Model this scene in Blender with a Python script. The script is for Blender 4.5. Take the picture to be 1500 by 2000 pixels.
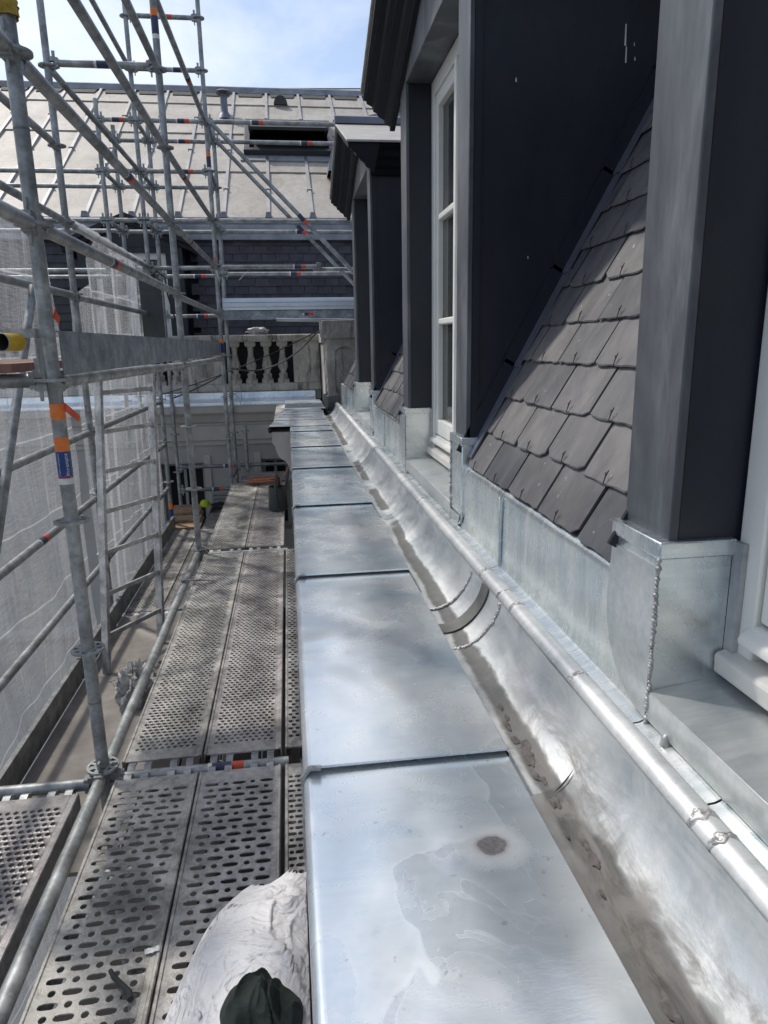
import bpy, math, random
from math import sin, cos, pi, radians, sqrt, atan2
from mathutils import Vector, Matrix, noise

random.seed(7)
for o in list(bpy.data.objects): bpy.data.objects.remove(o)
SC = bpy.context.scene
COL = SC.collection
V = Vector

# ------------------------------------------------------------------ camera
F = 1350.0                                   # focal length in pixels of a 1500 x 2000 picture
Dv = V((560-750, 676-1000, F)).normalized()  # direction of the eaves line
Dn = V((100.0, (F*F-19000.0)/324.0, F)).normalized()   # straight down
Xv = Dn.cross(Dv)
Rm = Matrix((Xv, Dv, -Dn))                   # picture axes -> world axes
cam_d = bpy.data.cameras.new('Camera'); cam = bpy.data.objects.new('Camera', cam_d); COL.objects.link(cam)
right = Rm @ V((1, 0, 0)); up = Rm @ V((0, -1, 0)); back = Rm @ V((0, 0, -1))
mw = Matrix((right, up, back)).transposed().to_4x4(); mw.translation = V((0, 0, 1.63))
cam.matrix_world = mw
cam_d.sensor_fit = 'VERTICAL'; cam_d.sensor_height = 36.0; cam_d.lens = F/2000*36.0
cam_d.clip_start = 0.05; cam_d.clip_end = 3000
SC.camera = cam

# ------------------------------------------------------------------ sky, sun, exposure
SUN_AZ = V((-0.70, 0.714)); SUN_EL = radians(54)
to_sun = V((SUN_AZ.x*cos(SUN_EL), SUN_AZ.y*cos(SUN_EL), sin(SUN_EL))).normalized()
w = bpy.data.worlds.new('World'); SC.world = w; w.use_nodes = True
nt = w.node_tree; nt.nodes.clear()
wo = nt.nodes.new('ShaderNodeOutputWorld'); bg = nt.nodes.new('ShaderNodeBackground')
sky = nt.nodes.new('ShaderNodeTexSky'); sky.sky_type = 'NISHITA'; sky.sun_disc = False
sky.sun_elevation = SUN_EL; sky.sun_rotation = atan2(to_sun.x, to_sun.y)
sky.air_density = 1.0; sky.dust_density = 1.6; sky.ozone_density = 1.2
tc = nt.nodes.new('ShaderNodeTexCoord')
mp = nt.nodes.new('ShaderNodeMapping'); mp.inputs['Scale'].default_value = (1.0, 1.0, 2.2); mp.inputs['Location'].default_value = (0.35, 0.2, 0.1)
cn = nt.nodes.new('ShaderNodeTexNoise'); cn.inputs['Scale'].default_value = 2.1; cn.inputs['Detail'].default_value = 7; cn.inputs['Roughness'].default_value = 0.55; cn.inputs['Distortion'].default_value = 0.4
cr = nt.nodes.new('ShaderNodeValToRGB'); cr.color_ramp.elements[0].position = 0.45; cr.color_ramp.elements[1].position = 0.74
cr.color_ramp.elements[0].color = (0.06, 0.06, 0.06, 1); cr.color_ramp.elements[1].color = (0.9, 0.9, 0.9, 1)
mx = nt.nodes.new('ShaderNodeMix'); mx.data_type = 'RGBA'
mx.inputs[7].default_value = (6.9, 7.1, 7.4, 1)
nt.links.new(tc.outputs['Generated'], mp.inputs[0]); nt.links.new(mp.outputs[0], cn.inputs['Vector'])
nt.links.new(cn.outputs['Fac'], cr.inputs[0]); nt.links.new(cr.outputs[0], mx.inputs[0])
nt.links.new(sky.outputs[0], mx.inputs[6]); nt.links.new(mx.outputs[2], bg.inputs[0])
bg.inputs[1].default_value = 0.14
nt.links.new(bg.outputs[0], wo.inputs[0])
sd = bpy.data.lights.new('Sun', 'SUN'); sun = bpy.data.objects.new('Sun', sd); COL.objects.link(sun)
sd.energy = 2.7; sd.angle = radians(2.6); sd.color = (1.0, 0.955, 0.88)
sun.rotation_euler = to_sun.to_track_quat('Z', 'Y').to_euler()
SC.view_settings.view_transform = 'Standard'; SC.view_settings.look = 'None'
SC.view_settings.exposure = 0.26; SC.view_settings.gamma = 1.0; SC.view_settings.use_curve_mapping = False
SC.render.engine = 'CYCLES'
SC.cycles.max_bounces = 8; SC.cycles.transparent_max_bounces = 16

# ------------------------------------------------------------------ material helpers
class NT:
    def __init__(s, name):
        s.m = bpy.data.materials.new(name); s.m.use_nodes = True
        s.t = s.m.node_tree; s.b = s.t.nodes['Principled BSDF']; s.out = s.t.nodes['Material Output']
        s.c = s.n('TexCoord').outputs['Object']
    def n(s, k): return s.t.nodes.new('ShaderNode'+k)
    def l(s, a, b): s.t.links.new(a, b)
    def rnd(s, amt=7.0):
        "object coordinates shifted by a random amount for each object"
        oi = s.n('ObjectInfo'); cb = s.n('CombineXYZ')
        for k, f in enumerate((1.0, 1.7, 2.3)):
            mm = s.n('Math'); mm.operation = 'MULTIPLY'; mm.inputs[1].default_value = amt*f
            s.l(oi.outputs['Random'], mm.inputs[0]); s.l(mm.outputs[0], cb.inputs[k])
        va = s.n('VectorMath'); va.operation = 'ADD'; s.l(s.c, va.inputs[0]); s.l(cb.outputs[0], va.inputs[1])
        s.c = va.outputs[0]; return oi.outputs['Random']
    def map(s, sc=(1, 1, 1), rot=(0, 0, 0), loc=(0, 0, 0)):
        m = s.n('Mapping'); m.inputs['Scale'].default_value = sc; m.inputs['Rotation'].default_value = rot; m.inputs['Location'].default_value = loc
        s.l(s.c, m.inputs[0]); return m.outputs[0]
    def noise(s, scale, detail=4, rough=0.55, dist=0.0, vec=None):
        t = s.n('TexNoise'); t.inputs['Scale'].default_value = scale; t.inputs['Detail'].default_value = detail
        t.inputs['Roughness'].default_value = rough; t.inputs['Distortion'].default_value = dist
        s.l(vec if vec is not None else s.c, t.inputs['Vector']); return t.outputs['Fac']
    def vor(s, scale, vec=None, feat='F1'):
        t = s.n('TexVoronoi'); t.feature = feat; t.inputs['Scale'].default_value = scale
        s.l(vec if vec is not None else s.c, t.inputs['Vector']); return t.outputs['Distance']
    def ramp(s, fac, stops):
        r = s.n('ValToRGB'); e = r.color_ramp.elements
        while len(e) < len(stops): e.new(0.5)
        for i, (p, c) in enumerate(stops):
            e[i].position = p
            e[i].color = (c, c, c, 1) if not isinstance(c, tuple) else (c[0], c[1], c[2], 1)
        s.l(fac, r.inputs[0]); return r.outputs[0]
    def mix(s, fac, a, b, mode='MIX'):
        m = s.n('Mix'); m.data_type = 'RGBA'; m.blend_type = mode
        for v, i in ((fac, 0), (a, 6), (b, 7)):
            if isinstance(v, (int, float)): m.inputs[i].default_value = v if i == 0 else (v, v, v, 1)
            elif isinstance(v, tuple): m.inputs[i].default_value = (v[0], v[1], v[2], 1)
            else: s.l(v, m.inputs[i])
        return m.outputs[2]
    def math(s, op, a, b=0.0, clamp=False):
        m = s.n('Math'); m.operation = op; m.use_clamp = clamp
        for v, i in ((a, 0), (b, 1)):
            if isinstance(v, (int, float)): m.inputs[i].default_value = v
            else: s.l(v, m.inputs[i])
        return m.outputs[0]
    def sep(s, vec=None):
        x = s.n('SeparateXYZ'); s.l(vec if vec is not None else s.c, x.inputs[0]); return x.outputs
    def bump(s, h, strength=0.3, dist=0.01, prev=None):
        b = s.n('Bump'); b.inputs['Strength'].default_value = strength; b.inputs['Distance'].default_value = dist
        s.l(h, b.inputs['Height'])
        if prev is not None: s.l(prev, b.inputs['Normal'])
        s.l(b.outputs[0], s.b.inputs['Normal']); return b.outputs[0]
    def set(s, **k):
        for a, v in k.items():
            i = s.b.inputs[{'base': 'Base Color', 'rough': 'Roughness', 'metal': 'Metallic', 'spec': 'Specular IOR Level', 'alpha': 'Alpha', 'trans': 'Transmission Weight', 'ior': 'IOR'}[a]]
            if isinstance(v, (int, float)): i.default_value = v
            elif isinstance(v, tuple): i.default_value = (v[0], v[1], v[2], 1)
            else: s.l(v, i)
        return s

def zinc(name, lo=(0.44, 0.50, 0.56), hi=(0.74, 0.76, 0.77), rough=0.30, metal=0.9, stain=1.0, streak=(1, 1, 1), dirt=0.0, wob=0.35, burn=None):
    s = NT(name)
    vec = s.map(streak)
    a = s.noise(1.9, 5, 0.55, 0.9, vec); b = s.noise(7.0, 6, 0.6, 0.6, vec)
    f = s.math('ADD', s.math('MULTIPLY', a, 0.7), s.math('MULTIPLY', b, 0.3))
    col = s.ramp(f, [(0.36, lo), (0.60, hi)])
    # brushed / rolled fine streaks
    fs = s.noise(9, 4, 0.7, 0.0, s.map((0.6*streak[0], 7, 7)))
    col = s.mix(0.22, col, s.ramp(fs, [(0.35, 0.35), (0.65, 0.9)]), 'OVERLAY')
    # dried water rings, white oxide
    r1 = s.noise(1.5, 3.5, 0.5, 1.6, s.map((1, 1, 1), loc=(3.1, 1.7, 0)))
    ring = s.ramp(r1, [(0.488, 0.0), (0.494, 0.6), (0.498, 0.6), (0.504, 0.40), (0.62, 0.25)])
    ring2 = s.ramp(s.noise(4.2, 3, 0.5, 2.2), [(0.538, 0.0), (0.5405, 0.7), (0.5425, 0.7), (0.546, 0.22), (0.62, 0.1)])
    msk = s.ramp(s.noise(1.1, 2, 0.5, 0.5, s.map(loc=(9, 4, 2))), [(0.42, 0.0), (0.58, 1.0)])
    rr = s.math('MULTIPLY', s.math('MAXIMUM', ring, s.math('MULTIPLY', ring2, 0.7)), msk)
    col = s.mix(s.math('MULTIPLY', rr, 0.6*stain), col, (0.90, 0.92, 0.92))
    fl = s.noise(11, 4, 0.6, 2.6, s.map((1.0, 0.7, 1.0), loc=(2, 6, 1)))
    sw = s.math('MULTIPLY', s.ramp(fl, [(0.494, 0.0), (0.499, 1.0), (0.501, 1.0), (0.506, 0.0)]), s.ramp(s.noise(1.6, 2, 0.5, 0.3, s.map(loc=(7, 2, 5))), [(0.5, 0.0), (0.6, 1.0)]))
    col = s.mix(s.math('MULTIPLY', sw, 0.30*stain), col, (0.92, 0.94, 0.94))
    sp = s.ramp(s.noise(70, 2, 0.5), [(0.70, 0.0), (0.76, 1.0)])
    col = s.mix(s.math('MULTIPLY', sp, 0.45*stain), col, (0.16, 0.15, 0.15))
    smud = s.ramp(s.noise(3.3, 6, 0.7, 1.0, s.map((1.0, 1.6, 1), loc=(5, 8, 1))), [(0.56, 0.0), (0.72, 1.0)])
    col = s.mix(s.math('MULTIPLY', smud, 0.26*stain+dirt), col, (0.34, 0.33, 0.32))
    if burn:                                     # torch mark: dark crust, brown halo
        xx = s.sep(); dx_ = s.math('SUBTRACT', xx[0], burn[0]); dy_ = s.math('SUBTRACT', xx[1], burn[1])
        rd = s.math('SQRT', s.math('ADD', s.math('MULTIPLY', dx_, dx_), s.math('MULTIPLY', s.math('MULTIPLY', dy_, dy_), 1.3)))
        rd = s.math('ADD', rd, s.math('MULTIPLY', s.math('SUBTRACT', s.noise(26, 4, 0.6), 0.5), 0.022))
        col = s.mix(s.ramp(rd, [(0.0, 0.75), (0.030, 0.62), (0.05, 0.35), (0.062, 0.0)]), col, (0.235, 0.225, 0.22))
        col = s.mix(s.ramp(rd, [(0.0, 0.95), (0.0225, 0.9), (0.0245, 0.0)]), col, s.ramp(s.noise(160, 4, 0.7), [(0.35, (0.10, 0.092, 0.092)), (0.65, (0.20, 0.185, 0.18))]))
        col = s.mix(s.ramp(rd, [(0.0225, 0.0), (0.0245, 0.7), (0.0265, 0.0)]), col, (0.62, 0.58, 0.56))
    ro = s.math('ADD', s.math('MULTIPLY', b, 0.22), rough-0.1)
    if burn: ro = s.math('ADD', ro, s.ramp(rd, [(0.03, 0.15), (0.06, 0.0)]))
    ro = s.math('ADD', ro, s.math('MULTIPLY', rr, 0.10))
    me = s.math('SUBTRACT', metal, s.math('MULTIPLY', rr, 0.25*stain))
    if burn: me = s.math('SUBTRACT', me, s.ramp(rd, [(0.03, 0.6), (0.06, 0.0)]), True)
    s.set(base=col, rough=ro, metal=me)
    p = s.bump(s.noise(3.2, 2, 0.5, 0.4), wob, 0.02)
    s.bump(s.noise(160, 3, 0.6, 0.0, s.map((0.5, 2, 2))), 0.05, 0.002, p)
    return s.m

def galva(name, base=(0.30, 0.31, 0.31), rough=0.5, metal=0.55, splash=0.4):
    s = NT(name)
    a = s.noise(9, 6, 0.65, 0.3); b = s.noise(60, 3, 0.6); v = s.vor(55)
    col = s.ramp(a, [(0.35, tuple(x*0.62 for x in base)), (0.52, base), (0.7, tuple(min(1, x*1.5) for x in base))])
    col = s.mix(0.18, col, s.ramp(v, [(0.0, 0.2), (0.7, 0.9)]), 'OVERLAY')
    sp = s.ramp(s.noise(26, 5, 0.7, 0.8), [(0.62, 0.0), (0.68, 1.0)])
    col = s.mix(s.math('MULTIPLY', sp, splash), col, (0.55, 0.54, 0.51))
    gr = s.ramp(s.noise(4, 4, 0.6, 0.5), [(0.55, 0.0), (0.75, 0.7)])
    col = s.mix(gr, col, (0.10, 0.095, 0.085))
    s.set(base=col, rough=s.math('ADD', rough-0.12, s.math('MULTIPLY', b, 0.3)), metal=s.math('SUBTRACT', metal, s.math('MULTIPLY', sp, 0.4)))
    s.bump(b, 0.12, 0.003)
    return s.m

def plain(name, base, rough=0.6, metal=0.0, var=0.25, scale=8, bump=0.1, bscale=60, rnd=False):
    s = NT(name)
    if rnd: s.rnd()
    a = s.noise(scale, 5, 0.6, 0.3)
    col = s.ramp(a, [(0.3, tuple(x*(1-var) for x in base)), (0.7, tuple(min(1, x*(1+var)) for x in base))])
    s.set(base=col, rough=rough, metal=metal)
    if bump: s.bump(s.noise(bscale, 4, 0.6), bump, 0.004)
    return s.m

MT = {}
MT['coping'] = zinc('zinc_sheet_bright', lo=(0.52, 0.65, 0.74), hi=(0.92, 0.95, 0.95), rough=0.235, metal=0.72, stain=0.7, wob=0.30, burn=(0.253, 0.815))
MT['far_coping'] = zinc('zinc_sheet_far', lo=(0.50, 0.60, 0.68), hi=(0.88, 0.90, 0.90), rough=0.27, metal=0.72)
MT['apron'] = zinc('zinc_apron', lo=(0.46, 0.535, 0.58), hi=(0.76, 0.78, 0.76), rough=0.25, metal=0.84, streak=(1, 4.0, 0.8), stain=0.35, wob=0.25)
MT['sill_zinc'] = zinc('zinc_sill', lo=(0.42, 0.46, 0.48), hi=(0.66, 0.67, 0.66), rough=0.33, metal=0.8, stain=0.3, wob=0.06)
MT['bead'] = zinc('zinc_bead', lo=(0.42, 0.44, 0.45), hi=(0.62, 0.625, 0.615), rough=0.48, metal=0.6, stain=0.5, wob=0.1)
MT['lead'] = zinc('zinc_old', lo=(0.30, 0.31, 0.32), hi=(0.50, 0.51, 0.51), rough=0.42, metal=0.7, stain=0.6)
MT['lead_dk'] = plain('blackened_lead', (0.075, 0.076, 0.078), 0.5, 0.5, 0.4, 6, 0.15)
MT['solder'] = plain('solder', (0.40, 0.395, 0.39), 0.5, 0.6, 0.4, 90, 0.5, 120)

# gutter: worn zinc with sediment lying along its bottom
s = NT('zinc_gutter')
x = s.sep()
a = s.noise(2.4, 5, 0.6, 1.0); b = s.noise(11, 5, 0.6, 0.4)
col = s.ramp(s.math('ADD', s.math('MULTIPLY', a, 0.7), s.math('MULTIPLY', b, 0.3)), [(0.36, (0.40, 0.44, 0.465)), (0.6, (0.66, 0.67, 0.665))])
arc = s.noise(5, 4, 0.7, 0.6, s.map((4, 1.2, 4), rot=(0.0, 0.0, 0.6)))
col = s.mix(0.28, col, s.ramp(arc, [(0.35, 0.22), (0.65, 0.88)]), 'OVERLAY')
sm = s.ramp(s.noise(3.6, 6, 0.7, 1.4, s.map((2.2, 0.8, 2.2), loc=(1, 2, 3))), [(0.56, 0.0), (0.72, 0.32)])
col = s.mix(sm, col, (0.24, 0.23, 0.22))
nz = s.noise(3.0, 5, 0.65, 1.2, s.map((1.0, 0.8, 1.0)))
wx = s.math('ADD', x[0], s.math('MULTIPLY', s.math('SUBTRACT', nz, 0.5), 0.05))
sed = s.ramp(wx, [(0.392, 0.35), (0.400, 1.0), (0.432, 0.95), (0.437, 0.12), (0.46, 0.0)])
brk = s.ramp(s.noise(1.3, 3, 0.6, 0.8, s.map(loc=(0, 3.3, 0))), [(0.37, 0.0), (0.42, 1.0)])
sed = s.math('MULTIPLY', sed, brk)
col = s.mix(s.math('MULTIPLY', sed, 0.9), col, s.ramp(s.noise(30, 5, 0.7), [(0.35, (0.020, 0.019, 0.018)), (0.7, (0.055, 0.051, 0.047))]))
brown = s.math('MULTIPLY', s.ramp(x[1], [(0.0, 1.0), (0.95, 0.55), (1.0, 0.0)]), s.ramp(s.math('ADD', x[0], s.math('MULTIPLY', s.math('SUBTRACT', nz, 0.5), 0.1)), [(0.36, 0.9), (0.40, 0.85), (0.425, 0.0)]))
col = s.mix(s.math('MULTIPLY', brown, s.ramp(b, [(0.35, 0.3), (0.6, 1.0)])), col, (0.055, 0.040, 0.025))
mud = s.math('MULTIPLY', s.ramp(x[1], [(0.0, 1.0), (1.1, 0.9), (1.35, 0.0)]), s.ramp(s.math('ADD', x[0], s.math('MULTIPLY', s.math('SUBTRACT', s.noise(6, 5, 0.65, 1.5), 0.5), 0.16)), [(0.425, 1.0), (0.447, 0.75), (0.451, 0.5), (0.485, 0.0)]))
col = s.mix(s.math('MULTIPLY', mud, 0.65), col, s.ramp(s.noise(9, 6, 0.7, 0.8, s.map((2, 0.6, 2))), [(0.38, (0.020, 0.019, 0.018)), (0.6, (0.075, 0.070, 0.064))]))
smr = s.math('MULTIPLY', s.ramp(s.noise(7, 6, 0.72, 0.7, s.map((3.0, 0.8, 3.0), rot=(0, 0, 0.25), loc=(2, 3, 4))), [(0.43, 0.0), (0.56, 0.8)]), s.math('MULTIPLY', s.ramp(s.math('MULTIPLY', x[1], 0.5), [(0.50, 1.0), (0.78, 0.0)]), s.ramp(s.math('ADD', x[0], s.math('MULTIPLY', s.math('SUBTRACT', s.noise(3, 3), 0.5), 0.12)), [(0.455, 1.0), (0.50, 0.0)])))
col = s.mix(smr, col, (0.15, 0.14, 0.13))
dr = s.math('MAXIMUM', s.math('MULTIPLY', smr, 0.8), sed); dr = s.math('MAXIMUM', dr, s.math('MAXIMUM', mud, brown))
s.set(base=col, rough=s.math('ADD', s.math('MULTIPLY', b, 0.25), s.math('ADD', 0.30, s.math('MULTIPLY', dr, 0.25))), metal=s.math('SUBTRACT', 0.72, s.math('MULTIPLY', dr, 0.75), True))
p = s.bump(s.noise(4, 2, 0.5, 0.4), 0.3, 0.015); s.bump(s.noise(90, 4, 0.7), 0.15, 0.003, p)
MT['gutter'] = s.m

MT['galva'] = galva('galvanised_tube')
MT['galva_dk'] = galva('galvanised_dark', base=(0.20, 0.205, 0.205), splash=0.15)
MT['galva_sheet'] = galva('galvanised_sheet', base=(0.27, 0.30, 0.33), rough=0.45, splash=0.12)
MT['splash'] = galva('mortar_splashed_tube', base=(0.33, 0.34, 0.33), splash=0.9)
MT['alu'] = plain('aluminium', (0.62, 0.66, 0.72), 0.38, 0.6, 0.1, 5, 0.03)
MT['alu_lad'] = galva('ladder_aluminium', base=(0.42, 0.41, 0.40), rough=0.45, splash=0.3)

def deckmat(name, lo, hi, mortar, amt):
    s = NT(name)
    a = s.noise(5, 6, 0.65, 0.5); b = s.noise(38, 5, 0.7)
    col = s.ramp(a, [(0.32, lo), (0.68, hi)])
    col = s.mix(0.5, col, s.ramp(b, [(0.3, 0.12), (0.7, 0.9)]), 'OVERLAY')
    gm = s.ramp(s.noise(2.6, 6, 0.7, 0.8, s.map(loc=(8, 1, 0))), [(0.46, 0.0), (0.66, 0.75)])
    col = s.mix(gm, col, (0.085, 0.078, 0.072))
    mo = s.ramp(s.noise(3.0, 6, 0.7, 1.0, s.map(loc=(4, 2, 0))), [(0.45, 0.0), (0.60, 1.0)])
    mo = s.math('MULTIPLY', mo, s.ramp(s.noise(22, 5, 0.75, 0.6), [(0.40, 0.15), (0.56, 1.0)]))
    col = s.mix(s.math('MULTIPLY', mo, amt), col, mortar)
    ru = s.ramp(s.noise(6, 5, 0.7, 0.4, s.map(loc=(1, 9, 3))), [(0.62, 0.0), (0.75, 0.6)])
    col = s.mix(ru, col, (0.16, 0.085, 0.045))
    s.set(base=col, rough=s.math('ADD', 0.42, s.math('MULTIPLY', mo, 0.3)), metal=s.math('SUBTRACT', 0.45, s.math('MULTIPLY', mo, 0.4)))
    s.bump(s.math('ADD', s.math('MULTIPLY', b, 0.4), mo), 0.25, 0.004)
    return s.m
MT['deck'] = deckmat('steel_deck_worn', (0.20, 0.192, 0.178), (0.42, 0.405, 0.375), (0.56, 0.53, 0.47), 0.9)
MT['deck2'] = deckmat('steel_deck_grey', (0.19, 0.183, 0.18), (0.38, 0.368, 0.355), (0.52, 0.50, 0.46), 0.7)
MT['deck3'] = deckmat('steel_deck_purple_grey', (0.18, 0.168, 0.166), (0.36, 0.338, 0.33), (0.50, 0.475, 0.45), 0.5)
MT['ply'] = plain('plywood_grey', (0.25, 0.225, 0.20), 0.75, 0, 0.3, 5, 0.2, 40)
MT['rubber'] = plain('rubber', (0.035, 0.035, 0.034), 0.75, 0, 0.4, 12, 0.2)
MT['epdm'] = plain('expansion_joint', (0.11, 0.11, 0.10), 0.5, 0, 0.4, 10, 0.1)

# slate
s = NT('slate'); rv = s.rnd(11.0)
a = s.noise(5, 6, 0.62, 0.5, s.map((1.3, 2.6, 1.3))); b = s.noise(30, 5, 0.65)
col = s.ramp(a, [(0.3, (0.074, 0.073, 0.078)), (0.5, (0.112, 0.109, 0.111)), (0.72, (0.162, 0.156, 0.153))])
tint = s.ramp(rv, [(0.0, (0.27, 0.285, 0.32)), (0.35, (0.46, 0.465, 0.48)), (0.7, (0.54, 0.53, 0.525)), (1.0, (0.70, 0.68, 0.66))])
col = s.mix(0.75, col, tint, 'OVERLAY')
ru = s.ramp(s.noise(4, 4, 0.6, 0.6, s.map((1, 3, 1))), [(0.66, 0.0), (0.76, 0.5)])
col = s.mix(ru, col, (0.20, 0.115, 0.055))
li = s.ramp(s.noise(55, 2, 0.5), [(0.72, 0.0), (0.76, 0.7)])
col = s.mix(li, col, (0.45, 0.43, 0.41))
s.set(base=col, rough=s.math('ADD', 0.42, s.math('MULTIPLY', b, 0.25)))
p = s.bump(a, 0.35, 0.005); s.bump(b, 0.3, 0.002, p)
MT['slate'] = s.m
s = NT('slate_far'); rv = s.rnd(9.0)
a = s.noise(6, 5, 0.6, 0.3)
col = s.ramp(a, [(0.3, (0.030, 0.030, 0.036)), (0.7, (0.075, 0.072, 0.085))])
col = s.mix(0.6, col, s.ramp(rv, [(0.0, 0.22), (1.0, 0.70)]), 'OVERLAY')
s.set(base=col, rough=0.55); s.bump(a, 0.3, 0.004)
MT['slate_far'] = s.m

# anthracite paint
s = NT('anthracite_paint')
a = s.noise(3, 4, 0.6, 0.4); b = s.noise(9, 6, 0.7, 0.8, s.map((1, 1, 0.5)))
col = s.ramp(a, [(0.3, (0.0085, 0.0112, 0.0195)), (0.7, (0.0135, 0.017, 0.027))])
sc_ = s.ramp(s.noise(14, 6, 0.75, 0.6, s.map((1, 1, 0.6), loc=(2, 5, 3))), [(0.70, 0.0), (0.76, 1.0)])
zz = s.sep()[2]
lowm = s.ramp(zz, [(0.0, 1.0), (1.0, 1.0)])
dust = s.ramp(s.noise(2.3, 6, 0.7, 0.8, s.map((1.2, 1.2, 0.45), loc=(4, 4, 4))), [(0.42, 0.0), (0.72, 0.55)])
col = s.mix(dust, col, (0.032, 0.035, 0.045))
wear = s.math('MULTIPLY', sc_, s.ramp(s.math('MULTIPLY', zz, 0.4), [(0.52, 1.0), (0.66, 0.12)]))
col = s.mix(s.math('MULTIPLY', wear, 0.7), col, (0.42, 0.42, 0.42))
s.set(base=col, rough=s.math('ADD', 0.34, s.math('MULTIPLY', b, 0.22)))
p = s.bump(s.noise(2.4, 2, 0.5, 0.3), 0.22, 0.03); s.bump(s.noise(45, 4, 0.6, 0.2, s.map((2, 2, 0.4))), 0.10, 0.003, p)
MT['paint'] = s.m
# front boards: the same paint chalked and brushed to grey
s = NT('grey_board_paint')
a = s.noise(2.2, 5, 0.65, 0.9, s.map((3, 3, 0.9))); b = s.noise(22, 5, 0.65, 0.2, s.map((3, 3, 0.6)))
col = s.ramp(a, [(0.30, (0.050, 0.055, 0.064)), (0.5, (0.084, 0.091, 0.102)), (0.70, (0.150, 0.159, 0.173))])
col = s.mix(0.3, col, s.ramp(b, [(0.3, 0.3), (0.7, 0.75)]), 'OVERLAY')
ch = s.ramp(s.noise(16, 6, 0.75, 0.6), [(0.70, 0.0), (0.75, 1.0)])
col = s.mix(s.math('MULTIPLY', ch, 0.5), col, (0.05, 0.055, 0.06))
s.set(base=col, rough=0.45); s.bump(b, 0.15, 0.003)
MT['board'] = s.m
MT['paint_dk'] = plain('dark_cornice_paint', (0.0085, 0.0095, 0.014), 0.5, 0, 0.3, 5, 0.08)
MT['paint_dk'].node_tree.nodes['Principled BSDF'].inputs['Specular IOR Level'].default_value = 0.18
MT['white'] = plain('white_window_paint', (0.74, 0.73, 0.69), 0.42, 0, 0.06, 6, 0.05, 30)
MT['white_old'] = plain('white_sill_paint', (0.66, 0.64, 0.59), 0.5, 0, 0.12, 9, 0.12, 30)
s = NT('window_glass'); s.set(base=(0.06, 0.07, 0.07), rough=0.03, spec=0.8, alpha=0.55); MT['glass'] = s.m
MT['curtain'] = plain('white_curtain', (0.45, 0.46, 0.45), 0.9, 0, 0.15, 14, 0)
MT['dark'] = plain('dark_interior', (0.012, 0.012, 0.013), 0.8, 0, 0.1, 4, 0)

# stone
s = NT('old_limestone')
a = s.noise(4, 6, 0.65, 0.6); b = s.noise(28, 6, 0.7)
col = s.ramp(a, [(0.3, (0.34, 0.315, 0.28)), (0.55, (0.52, 0.49, 0.44)), (0.75, (0.62, 0.59, 0.535))])
st = s.ramp(s.noise(5, 5, 0.7, 0.4, s.map((2.5, 2.5, 0.5))), [(0.50, 0.0), (0.68, 1.0)])
col = s.mix(s.math('MULTIPLY', st, 0.9), col, (0.055, 0.05, 0.045))
og = s.ramp(s.noise(7, 4, 0.6, 0.5, s.map(loc=(3, 1, 8))), [(0.62, 0.0), (0.75, 0.5)])
col = s.mix(og, col, (0.22, 0.16, 0.09))
s.set(base=col, rough=0.85); s.bump(b, 0.5, 0.01); MT['stone'] = s.m
s = NT('stone_weathered_dark')
a = s.noise(5, 6, 0.65, 0.6); b = s.noise(28, 6, 0.7)
col = s.ramp(a, [(0.3, (0.20, 0.185, 0.165)), (0.55, (0.34, 0.315, 0.28)), (0.78, (0.48, 0.45, 0.41))])
st = s.ramp(s.noise(6, 5, 0.7, 0.4, s.map((2.5, 2.5, 0.4))), [(0.5, 0.0), (0.7, 1.0)])
col = s.mix(s.math('MULTIPLY', st, 0.7), col, (0.03, 0.028, 0.025))
s.set(base=col, rough=0.9); s.bump(b, 0.6, 0.012); MT['stone_dk'] = s.m
MT['render'] = plain('pale_render', (0.42, 0.40, 0.375), 0.9, 0, 0.12, 1.5, 0.1, 25)
MT['moulding'] = plain('pale_stone_moulding', (0.50, 0.475, 0.44), 0.85, 0, 0.12, 3, 0.12, 25)
MT['shutter'] = plain('louvre_grey', (0.35, 0.35, 0.35), 0.6, 0, 0.1, 4, 0.0)

# aged zinc of the far roof
s = NT('aged_zinc_roof'); s.rnd(3.0)
a = s.noise(1.4, 5, 0.6, 0.5); b = s.noise(16, 5, 0.7, 0.0, s.map((3, 0.6, 1)))
col = s.ramp(a, [(0.3, (0.30, 0.268, 0.228)), (0.55, (0.385, 0.355, 0.312)), (0.75, (0.44, 0.418, 0.38))])
col = s.mix(0.22, col, s.ramp(b, [(0.3, 0.3), (0.7, 0.75)]), 'OVERLAY')
ru = s.ramp(s.noise(1.7, 4, 0.65, 0.3, s.map((3.5, 0.35, 1))), [(0.60, 0.0), (0.74, 0.55)])
col = s.mix(ru, col, (0.24, 0.155, 0.085))
pt = s.ramp(s.noise(5, 5, 0.65, 0.6, s.map((1.6, 0.7, 1), loc=(3, 5, 1))), [(0.5, 0.0), (0.72, 0.5)]); col = s.mix(pt, col, (0.22, 0.205, 0.185)); s.set(base=col, rough=0.62, metal=0.12); s.bump(s.noise(9, 4, 0.6, 0.2, s.map((0.5, 3, 1))), 0.35, 0.03); MT['roof_zinc'] = s.m
s = NT('dormer_roof_zinc')
a = s.noise(6, 6, 0.65, 0.5, s.map((1, 4, 1)))
s.set(base=s.ramp(a, [(0.3, (0.29, 0.268, 0.24)), (0.7, (0.45, 0.43, 0.40))]), rough=0.6, metal=0.15); s.bump(a, 0.2, 0.01); MT['dorm_zinc'] = s.m
MT['grey_zinc'] = plain('grey_zinc_band', (0.24, 0.25, 0.27), 0.5, 0.4, 0.3, 4, 0.05)
MT['blue_zinc'] = plain('blue_grey_zinc', (0.15, 0.16, 0.20), 0.45, 0.4, 0.2, 4, 0.05)
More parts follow.
